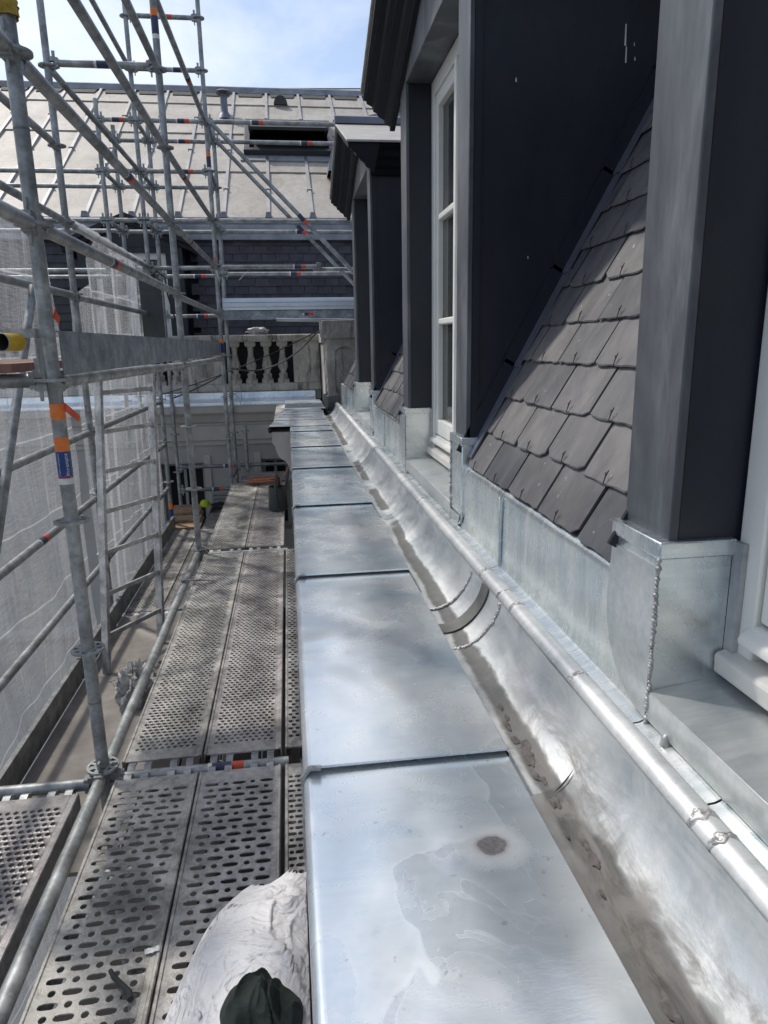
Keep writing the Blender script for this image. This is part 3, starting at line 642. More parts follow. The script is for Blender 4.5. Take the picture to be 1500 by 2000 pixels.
# ================================================================== DORMERS
CP = [(0.600, 0.0), (0.575, 0.0), (0.572, 0.022), (0.550, 0.030), (0.542, 0.052), (0.515, 0.066), (0.508, 0.080), (0.492, 0.086), (0.484, 0.110), (0.458, 0.122), (0.455, 0.134), (0.440, 0.138), (0.438, 0.170), (0.640, 0.172)]
XG = 0.715                                   # outer face of the window frame
def dormer(c, lab, detail):
    d = thing('dormer', lab, 'dormer', (0.62, c, 1.02))
    a, b = c-0.66, c+0.66; oa, ob = c-0.51, c+0.51
    ZL = 2.79
    for y0, y1 in ((a, oa), (ob, b)):
        oi = 0.014 if y0 == a else 0.002; oj = 0.002 if y0 == a else 0.014
        obj('corner_post', MB().box(0.636, 0.745, y0+oi, y1-oj, 1.06, ZL+0.0).box(0.612, 0.636, y0+0.002, y1-0.002, 1.06, ZL+0.02), 'paint', d)
        obj('front_board', MB().box(0.595, 0.6115, y0, y1, 1.29, ZL-0.002), 'board', d, bevel=0.003)
    # tympanum / lintel board with the gable outline
    tp = 0.33/0.87
    def zr(y): return 3.015-abs(y-c)*tp
    obj('lintel_board', MB().prism([(a, ZL), (oa, ZL), (ob, ZL), (b, ZL), (b, 2.855), (c+0.60, 2.90), (c+0.25, 2.965), (c-0.25, 2.965), (c-0.60, 2.90), (a, 2.855)], 0.597, 0.76, 'x'), 'board', d, bevel=0.003)
    obj('gable_board', MB().prism([(c-0.24, 2.967), (c+0.24, 2.967), (c+0.20, zr(c+0.20)+.1), (c, zr(c)+.1), (c-0.20, zr(c-0.20)+.1)], 0.600, 0.70, 'x'), 'board', d)
    # cheeks
    for y0, y1 in ((a+0.010, a+0.0135), (b-0.0135, b-0.010)):
        obj('cheek', MB().prism([(0.6362, 1.2), (0.6362, 2.90), (xs(2.90)+0.05, 2.90), (xs(1.2)+0.05, 1.2)], y0, y1, 'y'), 'paint', d)
    # lead flashing laid up the slates against the cheeks
    for yy, sgn in ((a+0.008, -1), (b-0.008, 1)):
        for k in range(5):
            z0 = 1.235+0.30*k; q0 = V((xs(z0), yy+sgn*0.028, z0))+SN*0.030; q1 = V((xs(z0+0.31), yy+sgn*0.028, z0+0.31))+SN*0.024
            obj('cheek_flashing', MB().bar(q0, q1, 0.058, 0.006, SN), 'blue_zinc', d)
            obj('flashing_upstand', MB().bar(q0+V((0, -sgn*0.024, 0))+SN*0.02, q1+V((0, -sgn*0.024, 0))+SN*0.02, 0.008, 0.05, SN), 'paint', d)
    # raking cornices of the gable
    for sg in (-1, 1):
        vs = []
        for yy in (c, c+sg*0.87):
            for (x_, dz) in CP: vs.append((x_, yy, zr(yy)+dz-(0 if yy == c else 0)))
        m = len(CP)
        obj('raking_cornice', MB().add(vs, [(j, j+1, m+j+1, m+j) for j in range(m-1)]+[tuple(range(m, 2*m))]), 'paint_dk', d, ang=20)
        # eaves cornice along the cheek
        yb = a if sg < 0 else b
        poly = [(yb-sg*0.02, 2.715), (yb+sg*0.02, 2.715), (yb+sg*0.03, 2.745), (yb+sg*0.06, 2.755), (yb+sg*0.075, 2.79), (yb+sg*0.115, 2.80), (yb+sg*0.135, 2.835), (yb+sg*0.175, 2.84), (yb+sg*0.195, 2.85), (yb+sg*0.195, 2.868), (yb-sg*0.02, 2.868+0.05)]
        obj('eaves_cornice', MB().prism(poly, 0.600, xs(2.8)+0.1, 'x'), 'paint_dk', d, ang=20)
        # roof slope
        ye, ze, yr, zrr = c+sg*0.885, zr(c+sg*0.885)+0.176, c, zr(c)+0.176
        obj('roof_sheet', MB().prism([(ye, ze), (yr, zrr), (yr, zrr+0.014), (ye-sg*0.0, ze+0.014)], 0.428, xs(3.3)+0.15, 'x'), 'dorm_zinc', d, bevel=0.003)
    obj('ridge_cap', MB().prism([(c-0.05, zr(c)+0.180), (c+0.05, zr(c)+0.180), (c+0.05, zr(c)+0.225), (c, zr(c)+0.245), (c-0.05, zr(c)+0.225)], 0.425, xs(3.3)+0.15, 'x'), 'blue_zinc', d)
    # zinc sleeves round the post feet
    for k, (y0, y1) in enumerate(((a, oa), (ob, b))):
        if k == 0: sl = obj('zinc_sleeve', MB().box(0.580, 0.705, y0-0.004, y1+0.004, 1.035, 1.285), 'apron', d, bevel=0.004)
        else: sl = obj('zinc_sleeve', MB().box(0.5805, 0.705, y0-0.004, y0+0.02, 1.035, 1.285).box(0.5805, 0.60, y0+0.0201, y1+0.004, 1.235, 1.285), 'apron', d)
        obj('sleeve_band', MB().box(0.575, 0.709, y0-0.010, y1+0.010, 1.2852, 1.314), 'apron', sl, bevel=0.003)
        # front tongue with rounded lower corner, lying over the apron
        if k == 0: pl = [(y1, 1.03), (y1, 0.985)]+[(y0-0.004+0.06-0.06*sin(t), 0.99-0.0-0.02*0+0.06-0.06*cos(t)) for t in [radians(x_) for x_ in (0, 22, 45, 67, 90)]]+[(y0-0.004, 1.03)]
        else: pl = [(y0, 1.03), (y0, 0.992)]+[(y0+0.002+(y1+0.014-y0)*sin(t), 0.998+0.165*(1-cos(t))) for t in [radians(x_) for x_ in (0, 15, 30, 45, 60, 75, 90)]]+[(y1+0.006, 1.27), (y0, 1.27)]
        obj('sleeve_tongue', MB().prism(pl, 0.5765, 0.5868 if k else 0.586, 'x'), 'sill_zinc' if k else 'apron', sl)
        if detail:
            ye = y1 if k == 0 else y0
            mb = MB(); zz_ = 0.995
            while zz_ < 1.285:
                r = 0.0042*random.uniform(.65, 1.35)
                mb.lathe([(0.3*r, -0.9*r), (0.95*r, -0.4*r), (r, 0.1*r), (0.7*r, 0.7*r), (0.2*r, 0.95*r)], (0.578+random.uniform(-.001, .001), ye+(0.004 if k == 0 else -0.004)+random.uniform(-.0015, .0015), zz_), 8)
                zz_ += random.uniform(.005, .0085)
            obj('weld_seam', mb, 'solder', sl, ang=80)
    # return flashing strip beside the frame
    obj('return_flashing', MB().box(0.7055, 0.714, ob-0.030, ob-0.005, 1.075, 1.31), 'lead', d)
    # zinc sill
    sill = obj('zinc_sill', MB().prism([(0.577, 1.000), (0.577, 1.053), (0.775, 1.080), (0.775, 1.06), (0.584, 1.03), (0.584, 1.000)], oa+0.004, ob-0.004, 'y'), 'sill_zinc', d, bevel=0.0012)
    obj('solder_lug', MB().lathe([(0.004, -.02), (0.008, -.014), (0.009, 0), (0.007, .012), (0.003, .018)], (0.576, ob-0.07, 0.992), 10), 'solder', sill, ang=80)
    # timber sill of the window
    obj('timber_sill', MB().prism([(0.690, 1.082), (0.688, 1.112), (0.692, 1.118), (0.714, 1.124), (0.75, 1.124), (0.75, 1.079)], oa+0.008, ob-0.008, 'y'), 'white_old', d, bevel=0.003)
    obj('weather_bar', MB().prism([(0.698, 1.150), (0.697, 1.160), (0.701, 1.168), (0.73, 1.186), (0.73, 1.150)], oa+0.05, ob-0.05, 'y'), 'white', d, bevel=0.002)
    win = obj('window_frame', MB().box(XG, 0.78, oa+0.004, oa+0.062, 1.10, ZL-0.003).box(XG, 0.78, ob-0.062, ob-0.004, 1.10, ZL-0.003).box(XG, 0.78, oa+0.062, ob-0.062, ZL-0.07, ZL-0.003).box(XG, 0.78, oa+0.062, ob-0.062, 1.14, 1.185), 'white', d, bevel=0.004)
    mid = (oa+ob)/2; zb, zt = 1.19, ZL-0.075
    for (y0, y1) in ((oa+0.066, mid-0.003), (mid+0.003, ob-0.066)):
        st = 0.055; mb = MB(); X0, X1 = XG+0.006, 0.77
        mb.box(X0, X1, y0, y0+st, zb, zt).box(X0, X1, y1-st, y1, zb, zt).box(X0, X1, y0+st, y1-st, zb, zb+0.075).box(X0, X1, y0+st, y1-st, zt-0.055, zt)
        sash = obj('window_sash', mb, 'white', d, bevel=0.004)
        H = (zt-0.055-zb-0.075)/3
        for k in (1, 2):
            zz_ = zb+0.075+H*k
            obj('glazing_bar', MB().box(X0+0.002, X1-0.005, y0+st+0.001, y1-st-0.001, zz_-0.014, zz_+0.014), 'white', sash, bevel=0.006)
        for k in range(3):
            z0 = zb+0.075+H*k+(0.0145 if k else 0); z1 = zb+0.075+H*(k+1)-(0.0145 if k < 2 else 0)
            obj('pane', MB().box(0.746, 0.750, y0+st+0.0005, y1-st-0.0005, z0, z1), 'glass', sash, smooth=False)
    obj('astragal', MB().box(XG-0.010, XG+0.004, mid-0.018, mid+0.018, zb, zt), 'white', d, bevel=0.006)
    mb = MB(); mb.grid(lambda u, v: (0.82+0.012*sin(u*60)+0.006*sin(u*23), oa+0.05+(ob-oa-0.1)*u, 1.15+1.6*v), 80, 2)
    obj('curtain', mb, 'curtain', d, ang=80)
    obj('room_back', MB().box(0.86, 0.88, oa-0.05, ob+0.05, 1.05, 2.85), 'dark', d)
    return d
dormer(0.49, 'nearest dark dormer at the right edge, showing its far post and white frame', True)
_d2 = dormer(2.97, 'tall dark dormer with white window between the two slate areas', True)
dormer(5.57, 'farthest dark gabled dormer beside the stone pier', False)

_mb = MB()
for (px_, pz_, l_, w_) in ((1.095, 2.555, 0.060, 0.006), (1.10, 2.50, 0.045, 0.005), (0.745, 2.42, 0.012, 0.004), (1.13, 2.49, 0.010, 0.004), (1.125, 2.53, 0.010, 0.003), (0.80, 1.9, 0.008, 0.003)):
    _mb.add([(px_-w_/2, 2.3188, pz_-l_/2), (px_+w_/2, 2.3188, pz_-l_/2), (px_+w_*.2, 2.3188, pz_+l_/2), (px_-w_*.5, 2.3188, pz_+l_/2)], [(0, 1, 2, 3)])
obj('paint_chip', _mb, 'sticker_white', _d2, smooth=False)

# ================================================================== STONE PIER AND BALUSTRADE
pier = thing('stone_pier', 'weathered square stone pier with arched recessed panel at the gutter end', 'pier', (0.6, 8.3, 0.9))
mb = MB(); X0, X1, Y0, Y1 = 0.44, 0.83, 7.92, 8.42
obj('shaft', MB().box(X0, X1, Y0, Y1, 0.80, 1.70), 'stone_dk', pier, bevel=0.012)
# raised frame round an arched panel on the front
def archframe(x0, x1, z0, z1, b):
    n = 12; cx = (x0+x1)/2; r = (x1-x0)/2-b
    inner = [(x0+b, z0+b), (x1-b, z0+b)]+[(cx+r*cos(pi*i/n), z1-b-r*0.75+r*0.75*sin(pi*i/n)) for i in range(n+1)]
    outer = [(x0, z0), (x1, z0)]+[(x1, z1-0.3*(z1-z0)*(1-i/4)) for i in range(1, 4)]+[(x1+(x0-x1)*i/6, z1) for i in range(7)]+[(x0, z1-0.3*(z1-z0)*(i/4)) for i in range(1, 4)]
    return inner, outer[:len(inner)]
inn, out = archframe(X0, X1, 1.02, 1.70, 0.085)
m = len(inn); fr = MB()
fr.add([(x_, Y0-0.022, z_) for x_, z_ in inn]+[(x_, Y0-0.022, z_) for x_, z_ in out]+[(x_, Y0+0.01, z_) for x_, z_ in inn],
       [(k, (k+1) % m, m+(k+1) % m, m+k) for k in range(m)]+[(k, (k+1) % m, 2*m+(k+1) % m, 2*m+k) for k in range(m)])
obj('panel_frame', fr, 'stone_dk', pier, ang=25)
obj('cap', MB().prism([(X0-0.01, 1.70), (X0-0.04, 1.73), (X0-0.05, 1.76), (X0-0.05, 1.90), (X1+0.05, 1.90), (X1+0.05, 1.76), (X1+0.04, 1.73), (X1+0.01, 1.70)], Y0-0.04, Y1+0.03, 'y'), 'stone_dk', pier, bevel=0.01)
obj('return_wall', MB().box(0.455, 0.80, 8.425, 9.72, 0.86, 1.66), 'stone', pier, bevel=0.01)
obj('return_cap', MB().box(0.435, 0.82, 8.425, 9.70, 1.662, 1.78), 'stone', pier, bevel=0.01)
sleeve = MB(); pts = [(0.405, 8.3), (0.405, 7.98), (0.43, 7.90), (0.50, 7.875), (0.72, 7.875), (0.80, 7.90), (0.85, 7.98), (0.85, 8.3)]
sleeve.prism(pts, 0.86, 1.075, 'z'); obj('zinc_skirt', sleeve, 'lead_dk', pier, bevel=0.008)
obj('skirt_edge', MB().prism([(x_+(0.012 if x_ > .6 else -.012), y_-0.012) for x_, y_ in pts], 0.855, 0.90, 'z'), 'rubber', pier, bevel=0.006)
# worn plaster patches on the lit side of the pier
mb = MB()
for k in range(9):
    y = random.uniform(7.96, 8.38); z = random.uniform(0.98, 1.6); r = random.uniform(.03, .07)
    mb.prism([(y+r*cos(2*pi*i/9)*random.uniform(.6, 1.2), z+1.4*r*sin(2*pi*i/9)*random.uniform(.6, 1.2)) for i in range(9)], X0-0.006, X0+0.01, 'x')
obj('plaster_patch', mb, 'moulding', pier)
# lead hip rising from the pier foot beside the slates
obj('hip_flashing', MB().path([(0.60, 7.80, 0.99), (0.62, 7.80, 1.12), (0.72, 7.95, 1.34), (0.86, 8.15, 1.60), (1.0, 8.3, 1.9)], 0.035, 10), 'lead', pier)
obj('hip_sheet', MB().box(0.575, 0.64, 7.60, 7.86, 0.93, 1.22), 'lead', pier, bevel=0.01)

bal = thing('balustrade', 'old stained stone balustrade in front of the far slate wall', 'balustrade', (-1, 9.85, 1.04))
obj('plinth', MB().box(-6.0, 0.45, 9.74, 9.98, 1.035, 1.140), 'stone', bal, bevel=0.012)
obj('handrail', MB().prism([(9.73, 1.695), (9.715, 1.715), (9.705, 1.73), (9.705, 1.775), (9.72, 1.787), (9.98, 1.787), (9.995, 1.775), (9.995, 1.73), (9.97, 1.695)], -6.0, -0.135, 'x'), 'stone', bal, bevel=0.004)
obj('handrail', MB().prism([(9.73, 1.695), (9.715, 1.715), (9.705, 1.73), (9.705, 1.775), (9.72, 1.787), (9.98, 1.787), (9.995, 1.775), (9.995, 1.73), (9.97, 1.695)], -0.128, 0.45, 'x'), 'stone', bal, bevel=0.004)
bp = [(0.075, 0), (0.075, 0.06), (0.060, 0.065), (0.055, 0.09), (0.062, 0.12), (0.040, 0.14), (0.038, 0.155), (0.062, 0.20), (0.070, 0.225), (0.068, 0.25), (0.055, 0.30), (0.040, 0.36), (0.034, 0.42), (0.036, 0.435), (0.046, 0.445), (0.036, 0.455), (0.040, 0.475), (0.066, 0.49), (0.068, 0.51)]
bm_ = MB().lathe(bp, (0, 0, 0), 18); bm_.box(-0.076, 0.076, -0.076, 0.076, -0.004, 0.045).box(-0.072, 0.072, -0.072, 0.072, 0.50, 0.56)
bal_me = bm_.mesh('baluster', True, 40); bal_me.materials.append(MT['stone'])
for x_ in (-0.71, -0.495, -0.28, -0.065)+(-1.50, -1.715, -1.93)+(-2.6, -2.815, -3.03, -3.6, -3.815, -4.03): obj('baluster', bal_me, None, bal, (x_, 9.855, 1.142))
obj('end_block', MB().box(0.08, 0.44, 9.76, 9.96, 1.141, 1.694), 'stone', bal, bevel=0.006)
for x0 in (-1.36, -2.45, -3.45):
    pd = obj('pedestal', MB().box(x0, x0+0.52, 9.75, 9.97, 1.141, 1.694), 'stone', bal, bevel=0.008)
    n = 10; cx = x0+0.26
    pts = [(cx+0.10*max(-1, min(1, 1.25*cos(2*pi*i/24))), 1.42+0.19*max(-1, min(1, 1.1*sin(2*pi*i/24)))) for i in range(24)]
    obj('panel', MB().prism(pts, 9.738, 9.752, 'y'), 'stone_dk', pd)
    
obj('shade_backing', MB().box(-6.0, 0.44, 10.03, 10.045, 1.04, 1.74), 'rubber', bal)  # dark sheet added so the gaps between balusters read as deep shade
# ================================================================== FAR WING
fw = thing('far_wing', 'far wing with pale rendered wall, slate slope and pale zinc upper roof', 'building', (-2, 11, -14))
WX0, WX1 = -12.0, 3.0
WINS = [(-0.43, -0.05, -0.9, 0.12), (-1.78, -1.20, -1.7, 0.10)]
# wall with real openings: strips between the windows
xsb = sorted({WX0, WX1}|{q for w_ in WINS for q in w_[:2]}); mb = MB()
for i in range(len(xsb)-1):
    a, b = xsb[i], xsb[i+1]; cuts = sorted([(w_[2], w_[3]) for w_ in WINS if w_[0] <= a+1e-6 and w_[1] >= b-1e-6])
    z = -14.0
    for z0, z1 in cuts:
        mb.box(a, b, 9.60, 9.95, z, z0); z = z1
    mb.box(a, b, 9.60, 9.95, z, 0.60)
obj('wall', mb, 'render', fw, smooth=False)
for x0, x1, z0, z1 in WINS:
    wn = obj('window', MB().box(x0+.001, x0+0.05, 9.80, 9.86, z0+.001, z1-.001).box(x1-0.05, x1-.001, 9.80, 9.86, z0+.001, z1-.001).box(x0+0.05, x1-0.05, 9.80, 9.86, z1-0.06, z1-.001).box(x0+0.05, x1-0.05, 9.80, 9.86, z0+.001, z0+0.06).box((x0+x1)/2-0.02, (x0+x1)/2+0.02, 9.80, 9.86, z0+0.06, z1-0.06), 'shutter', fw)
    obj('pane', MB().box(x0+0.02, x1-0.02, 9.87, 9.88, z0+0.02, z1-0.02), 'dark', wn)
    for k in range(2):
        obj('architrave', MB().box((x0-0.09) if k == 0 else (x1+.001), (x0-.001) if k == 0 else (x1+0.09), 9.575, 9.66, z0-0.05, z1+0.10), 'moulding', wn)
for z_ in (-2.35, -5.6): obj('string_course', MB().prism([(9.598, z_), (9.50, z_+0.06), (9.48, z_+0.16), (9.598, z_+0.2)], WX0, -0.0, 'x'), 'moulding', fw)
# grey louvres low on the wall
for k in range(5):
    obj('louvre', MB().bar((-1.13, 9.585, -0.33-0.055*k), (-0.62, 9.585, -0.33-0.055*k), 0.035, 0.03), 'shutter', fw)
obj('cornice', MB().prism([(9.62, 0.34), (9.575, 0.34), (9.57, 0.40), (9.545, 0.41), (9.545, 0.60), (9.53, 0.62), (9.53, 0.64), (9.49, 0.66), (9.46, 0.73), (9.44, 0.76), (9.40, 0.785), (9.395, 0.80), (9.40, 0.905), (9.62, 0.905)], WX0, 0.0, 'x'), 'moulding', fw, ang=25)
for k in range(9):
    x1 = 0.36-1.0*k; x0 = x1-1.0
    poly = [(9.388, 0.875), (9.385, 0.915), (9.39, 0.925), (9.60, 0.945), (9.66, 0.952), (9.668, 0.99), (9.675, 1.034), (9.72, 1.036), (9.72, 0.90), (9.60, 0.90), (9.398, 0.906)]
    obj('coping_sheet', MB().prism(poly, x0+0.003, x1, 'x'), 'far_coping', fw, bevel=0.003)
# slate slope
FB, FT = V((0, 10.30, 1.0)), V((0, 10.72, 3.16))
FS = (FT-FB).normalized(); FN = V((0, -FS.z, FS.y)); L_ = (FT-FB).length
obj('roof_boarding', MB().add([(WX0, FB.y+.03, 0.7), (WX1, FB.y+.03, 0.7), (WX1, FT.y+.03, FT.z+.1), (WX0, FT.y+.03, FT.z+.1)], [(0, 1, 2, 3)]), 'dark', fw, smooth=False)
obj('gutter_floor', MB().box(WX0, 0.45, 9.98, 10.40, 0.90, 1.03), 'lead', fw)
def far_slate(var):
    rs = random.Random(var); mb = MB(); hw = 0.0965; ln = 0.16
    q = []
    for (x_, d_) in ((-hw, rs.uniform(-.002, .003)), (hw, rs.uniform(-.002, .003)), (hw, ln), (-hw, ln)):
        lift = 0.014*(1-d_/ln)+0.002
        q.append((V((x_, 0, 0))+FS*d_+FN*lift, V((x_, 0, 0))+FS*d_+FN*(lift+0.011)))
    mb.add([a for a, b in q]+[b for a, b in q], [(3, 2, 1, 0), (4, 5, 6, 7), (0, 1, 5, 4), (1, 2, 6, 5), (2, 3, 7, 6), (3, 0, 4, 7)])
    m_ = mb.mesh('slate', False); m_.materials.append(MT['slate_far']); return m_
fsl = [far_slate(i) for i in range(4)]
rest = MB(); FD = (-2.78, -1.28)             # the far dormer cuts the slates here
nrow = int(L_/0.115)
for r in range(nrow):
    base = FB+FS*(0.115*r)
    x_ = -6.6+(0.10 if r % 2 else 0)
    while x_ < 1.6:
        zc = base.z
        if not (FD[0]-0.06 < x_ < FD[1]+0.06):
            vis = -1.24 < x_ < 0.92 and zc > 1.62
            if vis: obj('slate', random.choice(fsl), None, fw, V((x_, base.y, base.z))+FN*random.uniform(0, .003))
            else:
                q = V((x_, base.y, base.z)); a = q+V((-.0985, 0, 0)); b = q+V((.0985, 0, 0))
                rest.add([a+FN*.02, b+FN*.02, b+FS*.16+FN*.004, a+FS*.16+FN*.004, a+FN*.012, b+FN*.012], [(0, 1, 2, 3), (4, 5, 1, 0)])
        x_ += 0.20
o = obj('slate_course', rest, 'slate_far', fw, smooth=False); o['kind'] = 'stuff'
# grey zinc break band between slates and upper roof
obj('break_band', MB().prism([(10.66, 3.10), (10.62, 3.11), (10.66, 3.30), (10.72, 3.34), (10.70, 3.38), (10.72, 3.42), (10.85, 3.46), (10.9, 3.40), (10.9, 3.1)], WX0, WX1, 'x'), 'grey_zinc', fw, ang=25)
# upper zinc roof
RB, RT = V((0, 10.78, 3.41)), V((0, 15.75, 6.63)); RS = (RT-RB).normalized(); RN = V((0, -RS.z, RS.y)); RL = (RT-RB).length
laps = [0.0, 0.285, 0.575, 0.845, 1.0]
SX = [-0.165+0.63*i for i in range(-11, 5)]
for i in range(len(SX)-1):
    for k in range(4):
        a, b = SX[i], SX[i+1]; s0, s1 = laps[k]*RL, laps[k+1]*RL+0.03
        def P(x_, s_, h): return V((x_, RB.y, RB.z))+RS*s_+RN*h
        nn = 5; mb = MB()
        mb.grid(lambda u, v: tuple(P(a+(b-a)*u, s0+(s1-s0)*v, 0.022*(1-v)+0.004+0.004*nz(u*3+i, v*4+k*3, 2))), nn, 8)
        e = [P(a+(b-a)*u/nn, s0, 0.006) for u in range(nn+1)]; t = [P(a+(b-a)*u/nn, s0, 0.026) for u in range(nn+1)]
        mb.add(e+t, [(u, u+1, nn+2+u, nn+1+u) for u in range(nn)])
        obj('zinc_sheet', mb, 'roof_zinc', fw, ang=50)
    # ventilation slot under the ridge
    q = [P(a+0.10, 0.925*RL, 0.012), P(b-0.10, 0.925*RL, 0.012), P(b-0.07, 0.962*RL, 0.012), P(a+0.07, 0.962*RL, 0.012)]
    mb = MB().add(q+[p_+RN*0.02 for p_ in q], [(0, 1, 2, 3), (4, 5, 6, 7), (0, 1, 5, 4), (1, 2, 6, 5), (2, 3, 7, 6), (3, 0, 4, 7)])
    obj('vent_slot', mb, 'vent_dk', fw, smooth=False)
bat_mb = MB(); q = []
for s_ in (0, RL):
    for (w_, h_) in ((-.030, 0), (-.022, .045), (.022, .045), (.030, 0)): q.append(V((w_, 0, 0))+RS*s_+RN*h_)
bat_mb.add(q, [(0, 1, 2, 3), (7, 6, 5, 4), (0, 4, 5, 1), (1, 5, 6, 2), (2, 6, 7, 3)])
for k in (0.16, 0.43, 0.70):
    bat_mb.bar(V((-.04, 0, 0))+RS*(k*RL)+RN*0.03, V((.04, 0, 0))+RS*(k*RL)+RN*0.03, 0.02, 0.062, RN)
bat_me = bat_mb.mesh('zinc_batten'); MT['batten'] = plain('batten_zinc', (0.33, 0.325, 0.315), 0.55, 0.25, 0.25, 3, 0.05); bat_me.materials.append(MT['batten'])
end_me = MB().prism([(-0.05, 0), (0.05, 0), (0.032, 0.075), (-0.032, 0.075)], -0.06, 0.04, 'y').mesh('batten_end'); end_me.materials.append(MT['grey_zinc'])
for x_ in SX:
    bo = obj('zinc_batten', bat_me, None, fw, (x_, RB.y, RB.z))
    obj('batten_end', end_me, None, bo, (x_, RB.y-0.01, RB.z+0.01))
obj('ridge_cap', MB().prism([(RT.y-0.22, RT.z-0.10), (RT.y-0.16, RT.z+0.02), (RT.y-0.1, RT.z+0.05), (RT.y+0.1, RT.z+0.06), (RT.y+0.2, RT.z)], WX0, WX1, 'x'), 'grey_zinc', fw)
obj('back_slope', MB().add([(WX0, RT.y+.1, RT.z), (WX1, RT.y+.1, RT.z), (WX1, RT.y+4, RT.z-2.6), (WX0, RT.y+4, RT.z-2.6)], [(0, 1, 2, 3)]), 'roof_zinc', fw)
# skylight (open)
def RP(x_, s_, h): return V((x_, RB.y, RB.z))+RS*(s_*RL)+RN*h
sx0, sx1, s0, s1 = -0.50, 0.92, 0.405, 0.645
mb = MB()
for (p0, p1) in ((RP(sx0, s0, .06), RP(sx0, s1, .06)), (RP(sx1, s0, .06), RP(sx1, s1, .06)), (RP(sx0-.05, s0, .06), RP(sx1+.05, s0, .06)), (RP(sx0-.05, s1, .06), RP(sx1+.05, s1, .06))): mb.bar(p0, p1, 0.10, 0.14, RN)
MT['sky_frame'] = plain('dark_skylight_frame', (0.035, 0.036, 0.038), 0.45, 0.2, 0.2, 5, 0)
sk = obj('skylight_frame', mb, 'sky_frame', fw, bevel=0.006)
q = [RP(sx0, s0, .05), RP(sx1, s0, .05), RP(sx1, s1, .05), RP(sx0, s1, .05)]
obj('opening', MB().add(q, [(0, 1, 2, 3)]), 'dark', sk, smooth=False)
ax = s0+(s1-s0)*0.55                          # pivoted sash tilted out
c0, c1 = RP(sx0+.08, ax, .08), RP(sx1-.08, ax, .08); dn = (RS*-1.0+RN*0.55).normalized()
h = 0.62
mb = MB()
for (p0, p1) in ((c0-dn*0.62, c0+dn*h), (c1-dn*0.62, c1+dn*h), (c0+dn*h, c1+dn*h), (c0-dn*0.62, c1-dn*0.62)): mb.bar(p0, p1, 0.07, 0.05, RN)
sa = obj('skylight_sash', mb, 'sky_frame', sk)
s = NT('skylight_glass'); s.set(base=(0.02, 0.022, 0.022), rough=0.05, spec=0.4); MT['sky_glass'] = s.m
obj('pane', MB().add([c0-dn*0.6, c1-dn*0.6, c1+dn*h, c0+dn*h], [(0, 1, 2, 3)]), 'sky_glass', sa, smooth=False)
obj('sash_rail', MB().bar(c0-dn*0.02+RN*0.06, c1-dn*0.02+RN*0.06, 0.05, 0.03, RN), 'alu', sa)
MT['brown_in'] = plain('brown_interior', (0.09, 0.05, 0.03), 0.8, 0, 0.3, 4, 0)
obj('reveal', MB().bar(RP(sx0+.06, s1-.03, .052), RP(sx1-.06, s1-.03, .052), 0.20, 0.01, RN), 'brown_in', sk)
obj('skylight_apron', MB().bar(RP(sx0-.1, s0-.028, .03), RP(sx1+.1, s0-.028, .03), 0.22, 0.03, RN), 'grey_zinc', sk)
# vent pipe and small cowl
vb = RP(-0.93, 0.735, 0.0)
vp = obj('vent_pipe', MB().lathe([(0.15, -0.05), (0.10, 0.04), (0.066, 0.09), (0.062, 0.32), (0.068, 0.335), (0.088, 0.36)], tuple(vb), 18), 'blue_zinc', fw)
obj('vent_cap', MB().lathe([(0.03, 0.39), (0.15, 0.402), (0.155, 0.41), (0.12, 0.43), (0.05, 0.442), (0.01, 0.445)], tuple(vb), 18), 'grey_zinc', vp)
mb = MB()
for k in range(8):
    t = 2*pi*k/8; mb.bar(vb+V((0.085*cos(t), 0.085*sin(t), 0.34)), vb+V((0.12*cos(t), 0.12*sin(t), 0.405)), 0.01, 0.02)
obj('vent_fin', mb, 'blue_zinc', vp)
cb = RP(0.11, 0.855, 0.0)
mb = MB(); n = 14; pr = [(0.13*cos(pi*i/n), 0.16*sin(pi*i/n)) for i in range(n+1)]
mb.prism(pr, -0.10, 0.20, 'y'); cw = obj('vent_cowl', mb, 'vent_dk', fw, (cb.x, cb.y, cb.z+0.0))
# arched dormer far to the right on the break of the roof
ad = thing('arched_dormer', 'small round-topped zinc dormer on the far roof behind the dormer gables', 'dormer', (1.65, 12.3, 4.2))
ac = V((1.75, 11.6, 4.25)); n = 20
mb = MB(); R1, R0 = 0.98, 0.86; vs = []
for i in range(n+1):
    t = pi*i/n
    for r_, y_ in ((R1, 0.0), (R0, 0.0), (R0, 0.12), (R1, 2.2)): vs.append((ac.x+r_*cos(t), ac.y+y_, ac.z+0.85*r_*sin(t)))
mb.add(vs, [(i*4+j, (i+1)*4+j, (i+1)*4+(j+1) % 4, i*4+(j+1) % 4) for i in range(n) for j in range(4)])
obj('arched_roof', mb, 'grey_zinc', ad, ang=50)
obj('front', MB().prism([(ac.x+0.86*cos(pi*i/n), ac.z+0.85*0.86*sin(pi*i/n)) for i in range(n+1)]+[(ac.x-0.86, ac.z-0.8), (ac.x+0.86, ac.z-0.8)], ac.y+0.10, ac.y+0.2, 'y'), 'blue_zinc', ad)
obj('window_bar', MB().box(ac.x-0.52, ac.x-0.46, ac.y+0.05, ac.y+0.1, ac.z-0.6, ac.z+0.55).box(ac.x-0.52, ac.x+0.4, ac.y+0.05, ac.y+0.1, ac.z+0.28, ac.z+0.34), 'shutter', ad)
obj('pane', MB().box(ac.x-0.46, ac.x+0.4, ac.y+0.08, ac.y+0.098, ac.z-0.6, ac.z+0.28), 'sky_glass', ad)

